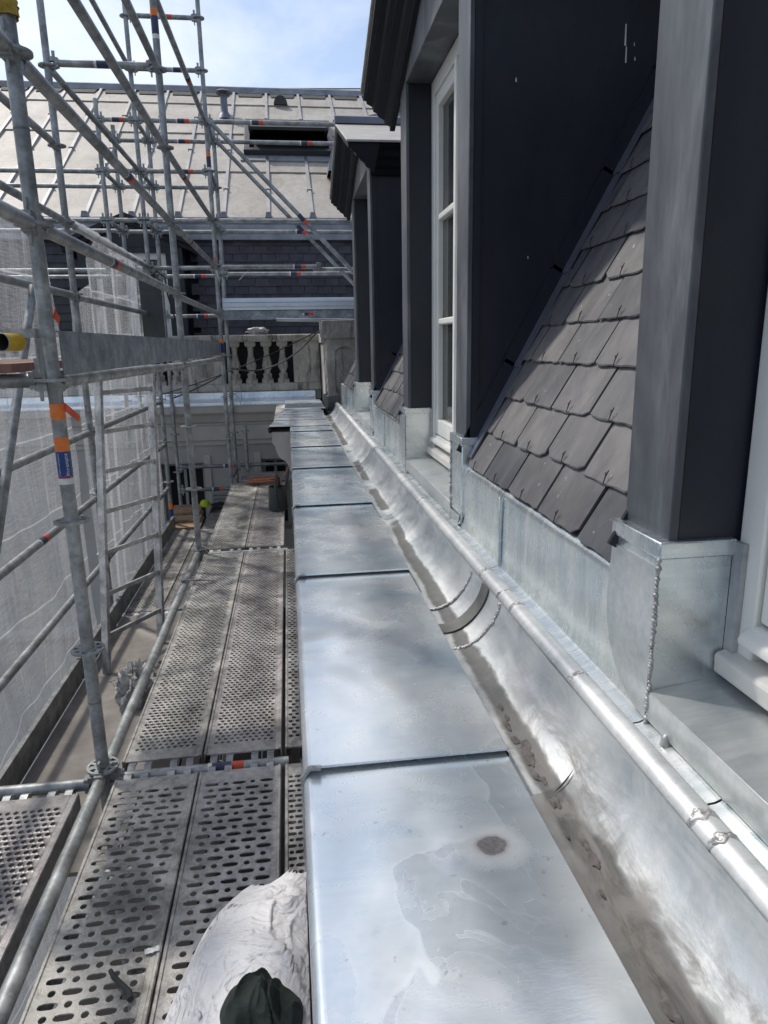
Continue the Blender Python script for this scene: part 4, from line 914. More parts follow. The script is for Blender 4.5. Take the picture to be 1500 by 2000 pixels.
# far dormer seen through the scaffold
fd = thing('dormer', 'dark blue gabled dormer with white window on the far slates behind scaffold posts', 'dormer', (-2.03, 10.2, 1.2))
def FZ(y): return y
cx = -2.03
obj('front_wall', MB().box(-2.70, -2.50, 10.18, 10.30, 1.15, 2.95).box(-1.56, -1.34, 10.18, 10.30, 1.15, 2.95).box(-2.50, -1.56, 10.18, 10.30, 2.88, 2.95), 'paint', fd)
obj('gable', MB().prism([(-2.70, 2.955), (-1.34, 2.955), (cx, 3.24)], 10.19, 10.30, 'y'), 'paint', fd)
for y_, x0_ in ((0, -2.69), (0, -1.38)): obj('cheek', MB().box(x0_, x0_+0.03, 10.30, 10.75, 1.15, 2.95), 'paint', fd)
for sg in (-1, 1):
    p0, p1 = (cx, 10.10, 3.34), (cx+sg*0.84, 10.10, 2.985)
    vs = []
    for q_ in (p0, p1):
        for (yy, dz) in ((10.19, -.10), (10.13, -.10), (10.11, -.05), (10.06, -.03), (10.05, 0.03), (10.9, 0.03), (10.9, -.10)): vs.append((q_[0], yy, q_[2]+dz))
    obj('raking_cornice', MB().add(vs, [(j, (j+1) % 7, 7+(j+1) % 7, 7+j) for j in range(7)]+[tuple(range(7, 14))]), 'paint', fd, ang=20)
wf = obj('window_frame', MB().box(-2.50, -2.42, 10.22, 10.29, 1.2, 2.88).box(-1.64, -1.56, 10.22, 10.29, 1.2, 2.88).box(-2.42, -1.64, 10.22, 10.29, 2.80, 2.88).box(-2.06, -2.0, 10.22, 10.29, 1.2, 2.80).box(-2.42, -2.06, 10.23, 10.28, 2.30, 2.34).box(-2.0, -1.64, 10.23, 10.28, 2.30, 2.34).box(-2.42, -2.06, 10.23, 10.28, 1.80, 1.84).box(-2.0, -1.64, 10.23, 10.28, 1.80, 1.84), 'white', fd)
obj('pane', MB().box(-2.42, -1.64, 10.255, 10.262, 1.2, 2.80), 'sky_glass', wf, smooth=False)

# overhead wire beyond the roof
wr = obj('overhead_wire', MB().path([(-9+14*i/30, 16.6, 7.06+0.010*(-9+14*i/30)-0.10*sin(pi*i/30)) for i in range(31)], 0.013, 6), 'cable')
tag(wr, 'thin overhead wire crossing the sky above the far ridge', 'wire')

# ================================================================== SCAFFOLD
TR = 0.02415
ros = MB(); n = 32
def ring(r0, r1, z0, z1):
    vs = []
    for k in range(n):
        t = 2*pi*k/n
        for r_, z_ in ((r0, z0), (r1, z0), (r1, z1), (r0, z1)): vs.append((r_*cos(t), r_*sin(t), z_))
    ros.add(vs, [(k*4+j, ((k+1) % n)*4+j, ((k+1) % n)*4+(j+1) % 4, k*4+(j+1) % 4) for k in range(n) for j in range(4)])
ring(0.051, 0.061, -0.0045, 0.0045); ring(0.0235, 0.034, -0.006, 0.006)
for k in range(8):
    t = 2*pi*k/8+pi/8
    ros.bar((0.030*cos(t), 0.030*sin(t), 0), (0.054*cos(t), 0.054*sin(t), 0), 0.013 if k % 2 else 0.016, 0.0085)
ros_me = ros.mesh('rosette', True, 30); ros_me.materials.append(MT['galva'])
wedge = MB()
wedge.box(0.020, 0.060, -0.016, 0.016, -0.036, -0.008).box(0.020, 0.060, -0.016, 0.016, 0.008, 0.036).box(0.056, 0.075, -0.018, 0.018, -0.030, 0.030)
wedge.add([(0.040, -.0035, -0.070), (0.050, -.0035, -0.070), (0.056, -.0035, 0.075), (0.034, -.0035, 0.075), (0.040, .0035, -0.070), (0.050, .0035, -0.070), (0.056, .0035, 0.075), (0.034, .0035, 0.075)],
          [(0, 1, 2, 3), (7, 6, 5, 4), (0, 4, 5, 1), (1, 5, 6, 2), (2, 6, 7, 3), (3, 7, 4, 0)])
wedge_me = wedge.mesh('wedge_head', False); wedge_me.materials.append(MT['galva'])
scA = thing('scaffold', 'tall galvanised scaffold of posts and rails along the walkway beside the roof', 'scaffold', (-1.17, 4, -14))
scB = thing('scaffold', 'galvanised scaffold bay across the far wing in front of the zinc roof', 'scaffold', (-1.2, 9, -14))

def band(parent, p0, p1, t0, t1, mat, name='sticker'):
    p0, p1 = V(p0), V(p1); d = (p1-p0).normalized()
    return obj(name, MB().tube(p0+d*t0, p0+d*t1, TR+0.0009, 16, caps=False), mat, parent)
def post(sc, x_, y_, z0, z1, zr0=0.03, mat='galva', top=True, skip=()):
    po = obj('post', MB().tube((x_, y_, z0), (x_, y_, z1), TR, 18), mat, sc)
    z = zr0-0.5*math.ceil((zr0-max(z0, -3.0))/0.5)
    while z < z1-0.02:
        if z > z0+0.05 and not any(abs(z-q) < 0.05 for q in skip): obj('rosette', ros_me, None, po, (x_, y_, z))
        z += 0.5
    # spigot joints each two metres, with a locking pin hole
    z = zr0+0.28
    while z < z1-0.3:
        obj('spigot_sleeve', MB().tube((x_, y_, z), (x_, y_, z+0.006), TR+0.0012, 18), 'galva_dk', po); z += 2.0
    return po
def ledger(sc, p0, p1, mat='galva', stick=None, name='ledger', heads=(1, 1)):
    p0, p1 = V(p0), V(p1); d = (p1-p0).normalized()
    lo = obj(name, MB().tube(p0+d*0.055, p1-d*0.055, TR, 14), mat, sc)
    for e, (q, dd) in enumerate(((p0, d), (p1, -d))):
        if heads[e]:
            h_ = obj('wedge_head', wedge_me, None, lo, q); h_.rotation_euler = (0, 0, atan2(dd.y, dd.x))
    if stick is not None:
        t = stick
        band(lo, p0, p1, t, t+0.075, 'navy'); band(lo, p0, p1, t+0.078, t+0.125, 'orange_red'); band(lo, p0, p1, t-0.018, t-0.003, 'sticker_white')
    return lo
AX, BX, Y1_, Y2_, Y3_, Y4_ = -0.80, -1.535, 2.55, 5.60, 8.60, 9.35
A1 = post(scA, AX, Y1_, -14, 4.3)
A2 = post(scA, AX+0.005, Y2_, -14, 6.0)
A3 = post(scA, -0.762, Y3_, -14, 5.25, 0.05)
obj('spigot', MB().tube((-0.762, Y3_, 5.25), (-0.762, Y3_, 5.42), 0.019, 14), 'galva', A3)
B1 = post(scA, BX, Y1_, -14, 4.3)
B2 = post(scA, BX, Y2_, -14, 6.0, 0.03)
B3 = post(scA, -1.515, Y3_, -14, 5.6, 0.04)
Z = lambda k: 0.03+0.5*k
# rails along the eaves, inner row
for z_, st in ((Z(4), None), (Z(5), None), (Z(6), None)): ledger(scA, (AX, -0.52, z_), (AX, Y1_, z_), stick=st)
ledger(scA, (AX, -0.52, Z(0)-0.03), (AX, Y1_, Z(0)-0.03), 'splash', name='edge_rail')
for z_, st, mt in ((Z(0)-0.03, None, 'splash'), (Z(4), 1.0, 'galva'), (Z(5), 1.55, 'galva'), (Z(6), None, 'galva'), (Z(7), None, 'galva')):
    ledger(scA, (AX, Y1_, z_), (AX, Y2_, z_), mt, st)
ledger(scA, (AX, Y1_, Z(3)-0.005), (AX, Y2_, Z(3)-0.03), 'splash', name='wrapped_rail')
for z_, st in ((Z(3)-0.03, None), (Z(4)-0.02, None), (Z(5), 0.9), (Z(6), 0.8), (Z(8), 1.6)):
    ledger(scA, (AX, Y2_, z_), (-0.765, Y3_, z_), 'splash' if z_ < 1.6 else 'galva', st)
ledger(scA, (AX, -0.52, Z(8)), (AX, Y2_, Z(8)))
# outer row
for z_ in (Z(0)-0.03, Z(1), Z(2), Z(4), Z(5), Z(6)): ledger(scA, (BX, -0.52, z_), (BX, Y1_, z_))
for z_, st in ((Z(0)-0.06, None), (Z(1)-0.03, 1.7), (Z(2)-0.02, None), (Z(4)-0.01, None), (Z(5), None), (Z(6), None)): ledger(scA, (BX, Y1_, z_), (BX, Y2_, z_), stick=st)
for z_ in (Z(0)-0.06, Z(1)-0.03, Z(2)-0.02, Z(4)-0.02, Z(5), Z(7)): ledger(scA, (BX, Y2_, z_), (-1.515, Y3_, z_))
ledger(scA, (-1.53, 5.65, 4.60), (-1.515, Y3_, 4.53), name='brace')
obj('brace', MB().tube((BX+0.06, 2.62, -0.45), (BX+0.06, 4.55, 2.0), TR, 14), 'galva', scA)
# cross rails between the two rows
ledger(scA, (BX, Y1_, Z(3)), (AX, Y1_, Z(3)), 'galva')
ledger(scA, (BX, Y1_, -0.045), (AX, Y1_, -0.045), 'galva')
ledger(scA, (BX, Y2_, Z(7)+0.02), (AX, Y2_, Z(7)+0.02), 'galva', 0.33)
ledger(scA, (BX, Y2_, -0.53), (AX, Y2_, -0.53), 'galva')
ledger(scA, (AX, Y2_, -0.03), (-0.02, Y2_, -0.03), 'galva', heads=(1, 0))
ledger(scA, (AX, Y1_, -0.03), (-0.02, Y1_, -0.03), 'galva', 0.42, heads=(1, 0))
ledger(scA, (AX, -0.52, -0.03), (-0.02, -0.52, -0.03), 'galva', heads=(1, 0))
for z_, st in ((5.05, 0.35), (4.55, 0.45)): ledger(scA, (-1.515, Y3_, z_), (-0.762, Y3_, z_), 'galva', st)
# A1 marking: orange, grey, orange, blue sticker with lettering
def pband(z0, z1, mat, po=A1, x_=AX, y_=Y1_): return obj('sticker', MB().tube((x_, y_, z0), (x_, y_, z1), TR+0.0009, 20, caps=False), mat, po)
pband(1.395, 1.450, 'orange'); pband(1.285, 1.335, 'orange'); bl = pband(1.190, 1.2845, 'blue'); pband(1.168, 1.1895, 'sticker_white')
mb = MB()
for k in range(6):                           # orange zigzag under the blue field
    t0 = radians(-150+k*60); q = []
    for (dt, z_) in ((0, 1.187), (30, 1.200), (60, 1.187), (60, 1.193), (30, 1.206), (0, 1.193)):
        t = t0+radians(dt); q.append((AX+(TR+0.0015)*cos(t), Y1_+(TR+0.0015)*sin(t), z_))
    mb.add(q, [(0, 1, 4, 5), (1, 2, 3, 4)])
obj('zigzag', mb, 'orange_red', bl, smooth=False)
cu = bpy.data.curves.new('lettering', 'FONT'); cu.body = 'scafom-rux'; cu.size = 0.0178; cu.resolution_u = 3
to = bpy.data.objects.new('lettering', cu); COL.objects.link(to); bpy.context.view_layer.update()
dg = bpy.context.evaluated_depsgraph_get(); tm = bpy.data.meshes.new_from_object(to.evaluated_get(dg)); bpy.data.objects.remove(to)
for off, nm in ((-62, 'lettering'), (-118, 'lettering')):
    me = tm.copy(); me.materials.clear(); me.materials.append(MT['sticker_white'])
    sc_ = 1.0 if off == -62 else 0.9
    for v_ in me.vertices:
        lx, ly = v_.co.x*sc_, v_.co.y*sc_*(1.0 if off == -62 else 0.5)
        t = radians(off)+ly/TR; v_.co = ((TR+0.0017)*cos(t)+AX, (TR+0.0017)*sin(t)+Y1_, 1.279-lx)
    lo = bpy.data.objects.new(nm, me); COL.objects.link(lo); put(lo, bl, (0, 0, 0))
# orange tape tails
def tail(p, d1, d2, L, w, mat, lab):
    mb = MB(); p = V(p)
    mb.grid(lambda u, v: tuple(p+V(d1)*(L*u)+V(d2)*(w*(v-0.5)*(1-0.25*u))+V((0, -0.012*sin(u*3), -0.02*u*u))), 8, 3)
    return tag(obj('tape_tail', mb, mat), lab, 'tape')
tail((AX+TR, Y1_-0.005, 1.44), (0.8, 0.2, -0.45), (0.2, 0.2, 0.9), 0.055, 0.03, 'orange_red', 'orange-red tape tail sticking out of the post below the grey toe board')
tail((AX+0.02, Y1_+0.02, 1.755), (0.75, 0.2, -0.4), (0.2, 0.2, 0.9), 0.022, 0.036, 'orange_red', 'red tape tail on the near post just above the toe board')
tail((AX-0.02, Y1_+0.02, 1.755), (-0.6, 0.2, -0.2), (0.1, 0.1, 0.9), 0.012, 0.035, 'orange', 'small orange tape flap left of the near post above the toe board')
# sticker on A2 (high) and A3
for (po, x_, y_, zt) in ((A2, AX+0.005, Y2_, 3.90), (A3, -0.762, Y3_, 3.74), (A3, -0.762, Y3_, 1.72)):
    pband(zt-0.045, zt, 'orange', po, x_, y_); pband(zt-0.155, zt-0.045, 'blue' if zt < 2 else 'navy', po, x_, y_); pband(zt-0.185, zt-0.156, 'sticker_white', po, x_, y_)
pband(1.52, 1.56, 'orange', B3, -1.515, Y3_); pband(1.40, 1.52, 'blue', B3, -1.515, Y3_)
pband(-0.30, -0.22, 'orange', B3, -1.515, Y3_); pband(-0.40, -0.30, 'blue', B3, -1.515, Y3_)
# yellow foam wrap at the top of the near post
mb = MB(); mb.grid(lambda u, v: (AX+(0.034+0.012*nz(u*9, v*5, 1))*cos(2*pi*u), Y1_+(0.034+0.012*nz(u*9+4, v*5, 1))*sin(2*pi*u), 2.625+0.055*v+0.01*nz(u*6, v, 8)), 32, 8)
tag(obj('foam_wrap', mb, 'foam', ang=80), 'ragged yellow foam wrapped round the near post at the upper left', 'foam')
# toe boards of the upper lift
MT['toe'] = MT['galva_sheet']
for (y0, y1) in ((Y1_+0.03, Y2_-0.02), (Y2_+0.03, Y3_+0.02)):
    obj('toe_board', MB().box(-0.775, -0.770, y0, y1, 1.545, 1.695).box(-0.79, -0.775, y0, y1, 1.690, 1.695), 'galva_sheet', scA)
obj('toe_board_hook', MB().box(-0.93, -0.79, 2.47, 2.475, 1.67, 1.70).box(-0.81, -0.805, 2.44, 2.50, 1.56, 1.70), 'galva', scA)
for (y0, y1) in ((Y1_+0.1, 4.42), (4.44, 5.58), (5.62, 8.4)):
    obj('toe_board', MB().box(-1.475, -1.445, y0, y1, -0.50, -0.345), 'galva_dk', scA, bevel=0.003)

# far scaffold bay
C1 = post(scB, -0.752, Y4_, -14, 4.22, 0.03); C2 = post(scB, -1.513, Y4_, -14, 4.20, 0.03)
C3 = post(scB, -1.912, Y3_, -14, 4.25, 0.03); C4 = post(scB, -1.910, Y4_, -14, 4.2, 0.03)
C5 = post(scB, -0.60, 9.30, -1.0, 0.62, 0.05)
for k, z_ in enumerate((4.05, 3.03, 2.53)):
    ledger(scB, (-0.762, Y3_, z_), (1.0 if k < 2 else 0.46, Y3_, z_), 'galva', (0.5, None, 0.9)[k], heads=(1, 0))
    ledger(scB, (-0.752, Y4_, z_-0.005), (1.2, Y4_, z_-0.005), 'galva', (1.05, 0.95, 0.85)[k], heads=(1, 0))
obj('clamp', MB().box(0.39, 0.45, Y3_-0.045, Y3_+0.05, 2.48, 2.575), 'galva_dk', scB, bevel=0.008)
ledger(scB, (0.30, Y3_+0.05, 2.505), (1.0, Y3_+0.05, 2.505), 'galva', heads=(0, 0))
for z_, st in ((4.05, 0.35), (3.54, None), (3.03, None), (2.52, None)):
    ledger(scB, (-1.515, Y3_, z_), (-0.762, Y3_, z_), 'galva', 0.45 if z_ > 3.2 else None)
    ledger(scB, (-1.912, Y3_, z_), (-1.515, Y3_, z_), 'galva', 0.16 if z_ > 4 else None)
    if z_ > 2.6:
        ledger(scB, (-1.513, Y4_, z_-0.01), (-0.752, Y4_, z_-0.01), 'galva', st)
        ledger(scB, (-1.910, Y4_, z_-0.01), (-1.513, Y4_, z_-0.01), 'galva')
        for x_ in (-1.912, -1.515, -0.757): ledger(scB, (x_, Y3_, z_), (x_, Y4_, z_), 'galva')
for z_ in (3.53, 3.03, 2.5): ledger(scB, (-4.4, Y3_+(0.01), z_), (-1.912, Y3_, z_), 'galva', heads=(0, 1)); ledger(scB, (-4.4, Y4_, z_), (-1.910, Y4_, z_), 'galva', heads=(0, 1))
ledger(scB, (-1.515, Y4_, 2.50), (-0.752, Y4_, 2.50), 'galva', 0.42); ledger(scB, (-1.515, Y4_, 2.02), (-0.752, Y4_, 2.02), 'galva', 0.42)
for y_, z0 in ((Y3_-0.05, 4.02), (Y4_-0.05, 4.02)):
    br = obj('brace', MB().tube((-0.70, y_, z0), (1.05, y_, 2.23), TR, 14), 'galva', scB)
    obj('brace_end', MB().bar((-0.76, y_+0.01, z0+0.06), (-0.62, y_, z0-0.08), 0.012, 0.045, (1, 0, 1)), 'galva', br)
    band(br, (-0.70, y_, z0), (1.05, y_, 2.23), 1.30, 1.39, 'navy'); band(br, (-0.70, y_, z0), (1.05, y_, 2.23), 1.392, 1.44, 'orange_red')
for z_, st in ((0.09, 0.62), (-0.22, 0.45)): ledger(scB, (-1.515, Y4_-0.02, z_), (-0.752, Y4_-0.02, z_), 'galva_dk', st)
ledger(scB, (-0.752, Y4_-0.02, 0.09), (0.0, Y4_-0.02, 0.09), 'galva_dk', heads=(1, 0))
ledger(scB, (-0.752, Y4_, Z(0)), (-0.762, Y3_, Z(0)), 'galva_dk')

# aluminium deck hung across the far bay
ad2 = thing('aluminium_deck', 'new ribbed aluminium deck with a small orange sticker across the far bay', 'scaffold deck', (0.1, 8.9, 2.05))
obj('side_rail', MB().prism([(8.70, 2.055), (8.70, 2.085), (8.706, 2.09), (8.70, 2.095), (8.70, 2.135), (8.706, 2.14), (8.70, 2.145), (8.70, 2.185), (8.704, 2.192), (8.72, 2.192), (8.72, 2.055)], -0.73, 1.3, 'x'), 'alu', ad2)
obj('platform', MB().box(-0.73, 1.3, 8.722, 9.28, 2.150, 2.185), 'alu', ad2)
obj('lower_rail', MB().box(-0.73, 1.3, 8.735, 8.76, 1.945, 2.05), 'galva_sheet', ad2)
obj('sticker', MB().box(0.235, 0.275, 8.7325, 8.734, 1.985, 2.02), 'navy', ad2); obj('sticker', MB().box(0.276, 0.34, 8.7325, 8.734, 1.985, 2.02), 'orange_red', ad2); obj('sticker', MB().box(0.205, 0.228, 8.7325, 8.734, 1.988, 2.016), 'sticker_white', ad2)
# folded zinc offcut lying on the pier
mb = MB(); mb.prism([(8.20, 1.903), (8.17, 1.93), (8.175, 1.937), (8.21, 1.910), (8.30, 1.912), (8.30, 1.903)], -0.14, 0.95, 'x')
o = obj('zinc_offcut', mb, 'bead', None, bevel=0.001); tag(o, 'folded bright zinc offcut lying across the top of the stone pier', 'zinc strip')
o.rotation_euler = (0, radians(1.2), 0)

# ================================================================== DECKS
CELL = {}
def perf(mb, x0, x1, y0, y1, z, nx, ny, kind, depth):
    dx, dy = (x1-x0)/nx, (y1-y0)/ny
    P10 = [(1, 0), (1, 1), (.33, 1), (-.33, 1), (-1, 1), (-1, 0), (-1, -1), (-.33, -1), (.33, -1), (1, -1)]
    for j in range(ny):
        odd = kind == 'round' and j % 2
        if odd:                                  # staggered row: half cells close its ends
            for hx in (x0, x1-dx/2): mb.add([(hx, y0+j*dy, z), (hx+dx/2, y0+j*dy, z), (hx+dx/2, y0+(j+1)*dy, z), (hx, y0+(j+1)*dy, z)], [(0, 1, 2, 3)])
        for i in range(nx-1 if odd else nx):
            cx_, cy_ = x0+(i+(1.0 if odd else .5))*dx, y0+(j+.5)*dy
            if kind == 'slot':
                big = (i+j) % 2 == 0; Ls, r = (0.30*dx, 0.285*dy) if big else (0.0, 0.285*dy)
            else: Ls, r = 0.0, 0.35*min(dx, dy)
            H = [(Ls+r, 0), (Ls+.75*r, .66*r), (Ls*.6+.24*r, r*.97), (-Ls*.6-.24*r, r*.97), (-Ls-.75*r, .66*r), (-Ls-r, 0), (-Ls-.75*r, -.66*r), (-Ls*.6-.24*r, -r*.97), (Ls*.6+.24*r, -r*.97), (Ls+.75*r, -.66*r)]
            jx, jy = (random.uniform(-.0006, .0006), 0)
            vs = [(cx_+a*dx/2, cy_+b*dy/2, z) for a, b in P10]+[(cx_+a+jx, cy_+b, z+(0.0016 if kind == 'round' else 0)) for a, b in H]+[(cx_+a+jx, cy_+b, z-depth) for a, b in H]
            mb.add(vs, [(k, (k+1) % 10, 10+(k+1) % 10, 10+k) for k in range(10)]+[(10+k, 10+(k+1) % 10, 20+(k+1) % 10, 20+k) for k in range(10)])
def deck(label, x0, x1, y0, y1, z, kind, mat, cell, depth=0.012, hooks=True, edge=0.03):
    d = thing('scaffold_deck', label, 'scaffold deck', ((x0+x1)/2, (y0+y1)/2, z-0.06))
    e = edge; ex = 0.07
    mb = MB()
    nx, ny = max(1, round((x1-x0-2*e)/cell[0])), max(1, round((y1-y0-2*ex)/cell[1]))
    perf(mb, x0+e, x1-e, y0+ex, y1-ex, z, nx, ny, kind, depth)
    obj('perforated_plate', mb, mat, d, smooth=False, fix=False)
    # plain margins, folded rails
    obj('end_margin', MB().box(x0+e, x1-e, y0, y0+ex, z-0.006, z+0.0005), mat, d)
    obj('end_margin', MB().box(x0+e, x1-e, y1-ex, y1, z-0.006, z+0.0005), mat, d)
    for a, b, sg in ((x0, x0+e, 1), (x1, x1-e, -1)):
        pr = [(a, z-0.06), (a, z+0.0005), (a+sg*0.003, z+0.004), (a+sg*0.010, z+0.004), (a+sg*0.013, z), (b-sg*0.004, z-0.001), (b, z-0.001), (b, z-0.004), (a+sg*0.003, z-0.004), (a+sg*0.003, z-0.057), (a+sg*0.02, z-0.057), (a+sg*0.02, z-0.06)]
        obj('side_rail', MB().prism(pr, y0, y1, 'y'), mat, d, ang=25)
    if hooks:
        for yy, sg in ((y0, -1), (y1, 1)):
            for k in (0.14, 0.34, 0.66, 0.86):
                xc = x0+(x1-x0)*k
                pts = [(xc, yy-sg*0.01, z-0.012), (xc, yy+sg*0.012, z-0.006), (xc, yy+sg*0.028, z-0.002), (xc, yy+sg*0.048, z-0.012), (xc, yy+sg*0.055, z-0.03)]
                m_ = MB()
                for q0, q1 in zip(pts[:-1], pts[1:]): m_.bar(q0, q1, 0.028, 0.007, (0, 0, 1))
                obj('claw', m_, 'galva', d)
    return d
DZ = 0.0
deck('nearest left slotted steel deck, coated with pale mortar, in the foreground', -0.745, -0.428, -0.46, 2.49, DZ, 'slot', 'deck', (0.052, 0.0365), 0.004)
deck('nearest middle slotted steel deck beside the white sack', -0.422, -0.104, -0.46, 2.49, DZ, 'slot', 'deck2', (0.052, 0.0365), 0.004)
deck('narrow steel deck in the gap under the edge of the coping, foreground', -0.088, -0.012, -0.46, 2.49, DZ, 'slot', 'deck2', (0.030, 0.030), 0.010, False, 0.008)
deck('left perforated steel deck of the middle bay, next to the edge rail', -0.745, -0.428, 2.61, 5.54, DZ, 'round', 'deck', (0.0265, 0.0245), 0.008)
deck('right perforated steel deck of the middle bay, beside the narrow strip', -0.422, -0.104, 2.61, 5.54, DZ, 'round', 'deck3', (0.0265, 0.0245), 0.008)
deck('narrow steel deck strip of the middle bay along the coping wall', -0.088, -0.012, 2.61, 5.54, DZ, 'round', 'deck2', (0.03, 0.03), 0.008, False, 0.008)
deck('left perforated deck of the far bay leading to the coiled hose', -0.745, -0.428, 5.66, 8.54, DZ, 'round', 'deck', (0.026, 0.026), 0.006)
deck('right perforated deck of the far bay under the watering can', -0.422, -0.104, 5.66, 8.54, DZ, 'round', 'deck3', (0.026, 0.026), 0.006)
deck('short perforated deck across the end of the walkway behind the coil', -0.66, -0.01, 8.62, 9.25, DZ, 'round', 'deck2', (0.026, 0.026), 0.006, False)
deck('outer steel deck with raised round holes at the lower left corner', -1.19, -0.875, -0.46, 2.47, -0.03, 'round', 'deck3', (0.028, 0.028), 0.010)
deck('outer steel deck at the left edge beyond the corner deck', -1.51, -1.20, -0.46, 2.47, -0.03, 'round', 'deck2', (0.028, 0.028), 0.010)
deck('lower perforated deck behind the ladder, next to the toe board', -1.44, -1.15, 5.64, 8.30, -0.5, 'round', 'deck', (0.026, 0.026), 0.006)
deck('lower perforated deck in the shade under the edge rail behind the ladder', -1.14, -0.83, 5.64, 8.30, -0.5, 'round', 'deck2', (0.026, 0.026), 0.006)
deck('lower grey grid deck beyond the timber boards', -1.14, -0.83, 8.36, 9.6, -0.52, 'round', 'deck2', (0.030, 0.030), 0.006, False)
pf = thing('plywood_floor', 'grey plywood trap floor under the ladder, lower than the walkway', 'floor board', (-1.15, 4, -0.52))
obj('board', MB().box(-1.44, -0.83, 2.62, 4.45, -0.52, -0.50), 'ply', pf, bevel=0.002); obj('board', MB().box(-1.44, -0.83, 4.455, 5.56, -0.52, -0.50), 'ply', pf, bevel=0.002)
obj('finger_hole', MB().lathe([(0.001, 0), (0.028, 0.0008)], (-0.97, 4.62, -0.4995), 20), 'dark', pf, label='round finger hole in the board')
# lower lift, added and coloured near-black so the deck holes read as shade
MT['ply_shade'] = plain('shade_dark_plank', (0.022, 0.021, 0.02), 0.9, 0, 0.35, 3, 0.2)
ld = thing('lower_decking', 'near-black decking added on the lift below as shade behind the deck holes', 'scaffold deck', (-0.6, 4, -2.1))
for k in range(4): obj('plank', MB().box(-1.48+0.36*k, -1.14+0.36*k, -1.0, 9.4, -2.06, -2.0), 'ply_shade', ld)
obj('fascia', MB().box(-1.60, -1.58, -1.0, 9.4, -2.2, -2.0), 'galva_dk', ld)

# ================================================================== NETS
def net(name, lab, fn, nu, nv):
    o = obj(name, MB().grid(fn, nu, nv), 'net', ang=80, fix=False); return tag(o, lab, 'net', 'debris nets on the outer posts')
def net1(u, v):
    y = 1.6+(5.62-1.6)*u; zt = 2.50-0.05*sin(u*9); z = -3.6+(zt+3.6)*v
    return (-1.68+0.11*nz(y*1.6, z*0.6, 1)+0.03*nz(y*5+z*1.2, z*0.8, 3), y, z)
net('debris_net', 'pale translucent debris net hanging behind the near post and left rails', net1, 110, 60)
def net2(u, v):
    y = 5.66+(8.75-5.66)*u
    e = u*3.1
    zt = 2.05+0.50*min(1, max(0, (e-0.15)/0.75))**1.6 if e < 0.9 else 2.55-0.03*sin(e*5)
    zt += 0.03*nz(y*4, 0, 6)
    z = -3.6+(zt+3.6)*v
    fo = 0.06*nz(y*3.2, z*0.4, 11)+0.035*nz(y*9, z*0.4, 5)+0.05*max(0, v-0.7)*nz(y*6, z*4, 8)
    return (-1.63+fo+0.05*v*v, y, z)
net('debris_net', 'torn translucent debris net draped over the rail behind the ladder', net2, 110, 80)
def net3(u, v):                              # bunched roll along the rail
    y = 5.75+2.6*u; t = 2*pi*v
    r = 0.038+0.014*nz(y*7, cos(t)*1.2, sin(t)*1.2)
    return (-1.53+r*cos(t), y, 2.545+r*sin(t)-0.01)
MT['netroll'] = netmat('debris_net_bunched', 0.28)
tag(obj('net_roll', MB().grid(net3, 110, 14), 'netroll', ang=80), 'bunched white net wound along the upper rail at the left', 'net')
# hanging twisted end of the torn net
def net4(u, v):
    z = 2.05-0.95*v; w_ = 0.10*(1-v)**0.8+0.035
    return (-1.545+0.02*sin(6*v+u*3), 6.05+0.25*(1-v)+w_*(u-0.5)*2+0.02*nz(v*5, u*2, 3), z)
tag(obj('net_end', MB().grid(net4, 10, 26), 'netroll', ang=80), 'twisted torn end of white netting hanging below the left rail', 'net')

# ================================================================== SMALL THINGS
# ladder
lad = thing('ladder', 'aluminium ladder standing on the plywood floor against the outer rails', 'ladder', (-1.17, 4.7, -0.5))
f0, f1 = V((-1.31, 4.50, -0.5)), V((-1.03, 4.95, -0.5)); ln_ = V((-0.02, 0.72, 2.02))
sdv = (f1-f0).normalized()
for f_ in (f0, f1): obj('stile', MB().bar(f_, f_+ln_, 0.026, 0.062, ln_.cross(sdv)), 'alu_lad', lad, bevel=0.003)
for k in range(7):
    t = 0.115+0.132*k; obj('rung', MB().bar(f0+ln_*t, f1+ln_*t, 0.032, 0.030, ln_), 'alu_lad', lad, bevel=0.004)

# white sack against the wall and the dark cloth lying on it
def sackfn(u, v):
    t = 2*pi*u; ph = v*pi/2
    cx_, cy_ = -0.085, 0.93
    rx, ry, rz = 0.285, 0.68, 0.50
    k = 0.82
    cr_ = cos(ph)**k if ph < pi/2-1e-4 else 0
    x_ = cx_+rx*cr_*(abs(cos(t))**0.85)*(1 if cos(t) > 0 else -1); y_ = cy_+ry*cr_*(abs(sin(t))**0.8)*(1 if sin(t) > 0 else -1); z_ = rz*sin(ph)**0.9
    q_ = V((x_*4.2+0.6*y_, y_*3.0, z_*4.2))
    rg = 1-abs(noise.noise(q_*1.6+V((0.5*noise.noise(q_*2.1), 0, 0.4*noise.noise(q_*1.3+V((5, 0, 0)))))))   # sharp creases
    rg2 = 1-abs(noise.noise(q_*4.2+V((9, 3, 1))))
    rg3 = 1-abs(noise.noise(V((q_.x*2.0, q_.y*7.0, q_.z*2.0))+V((2, 2, 6))))
    d_ = 0.035*noise.noise(q_)+0.030*(rg**6-0.2)+0.009*(rg2**7)+0.003*rg3**8
    x_ += d_*0.8; z_ += d_*0.6+0.10*max(0, x_+0.12)
    return (min(x_, -0.016), y_+d_*0.4, max(z_, 0.004))
tag(obj('white_sack', MB().grid(sackfn, 190, 110), 'sack', ang=170, fix=False), 'crumpled white woven sack leaning against the coping wall in the foreground', 'sack')
from mathutils.bvhtree import BVHTree
_sm = bpy.data.objects['white_sack'].data
_bv = BVHTree.FromPolygons([v_.co[:] for v_ in _sm.vertices], [tuple(p_.vertices) for p_ in _sm.polygons])
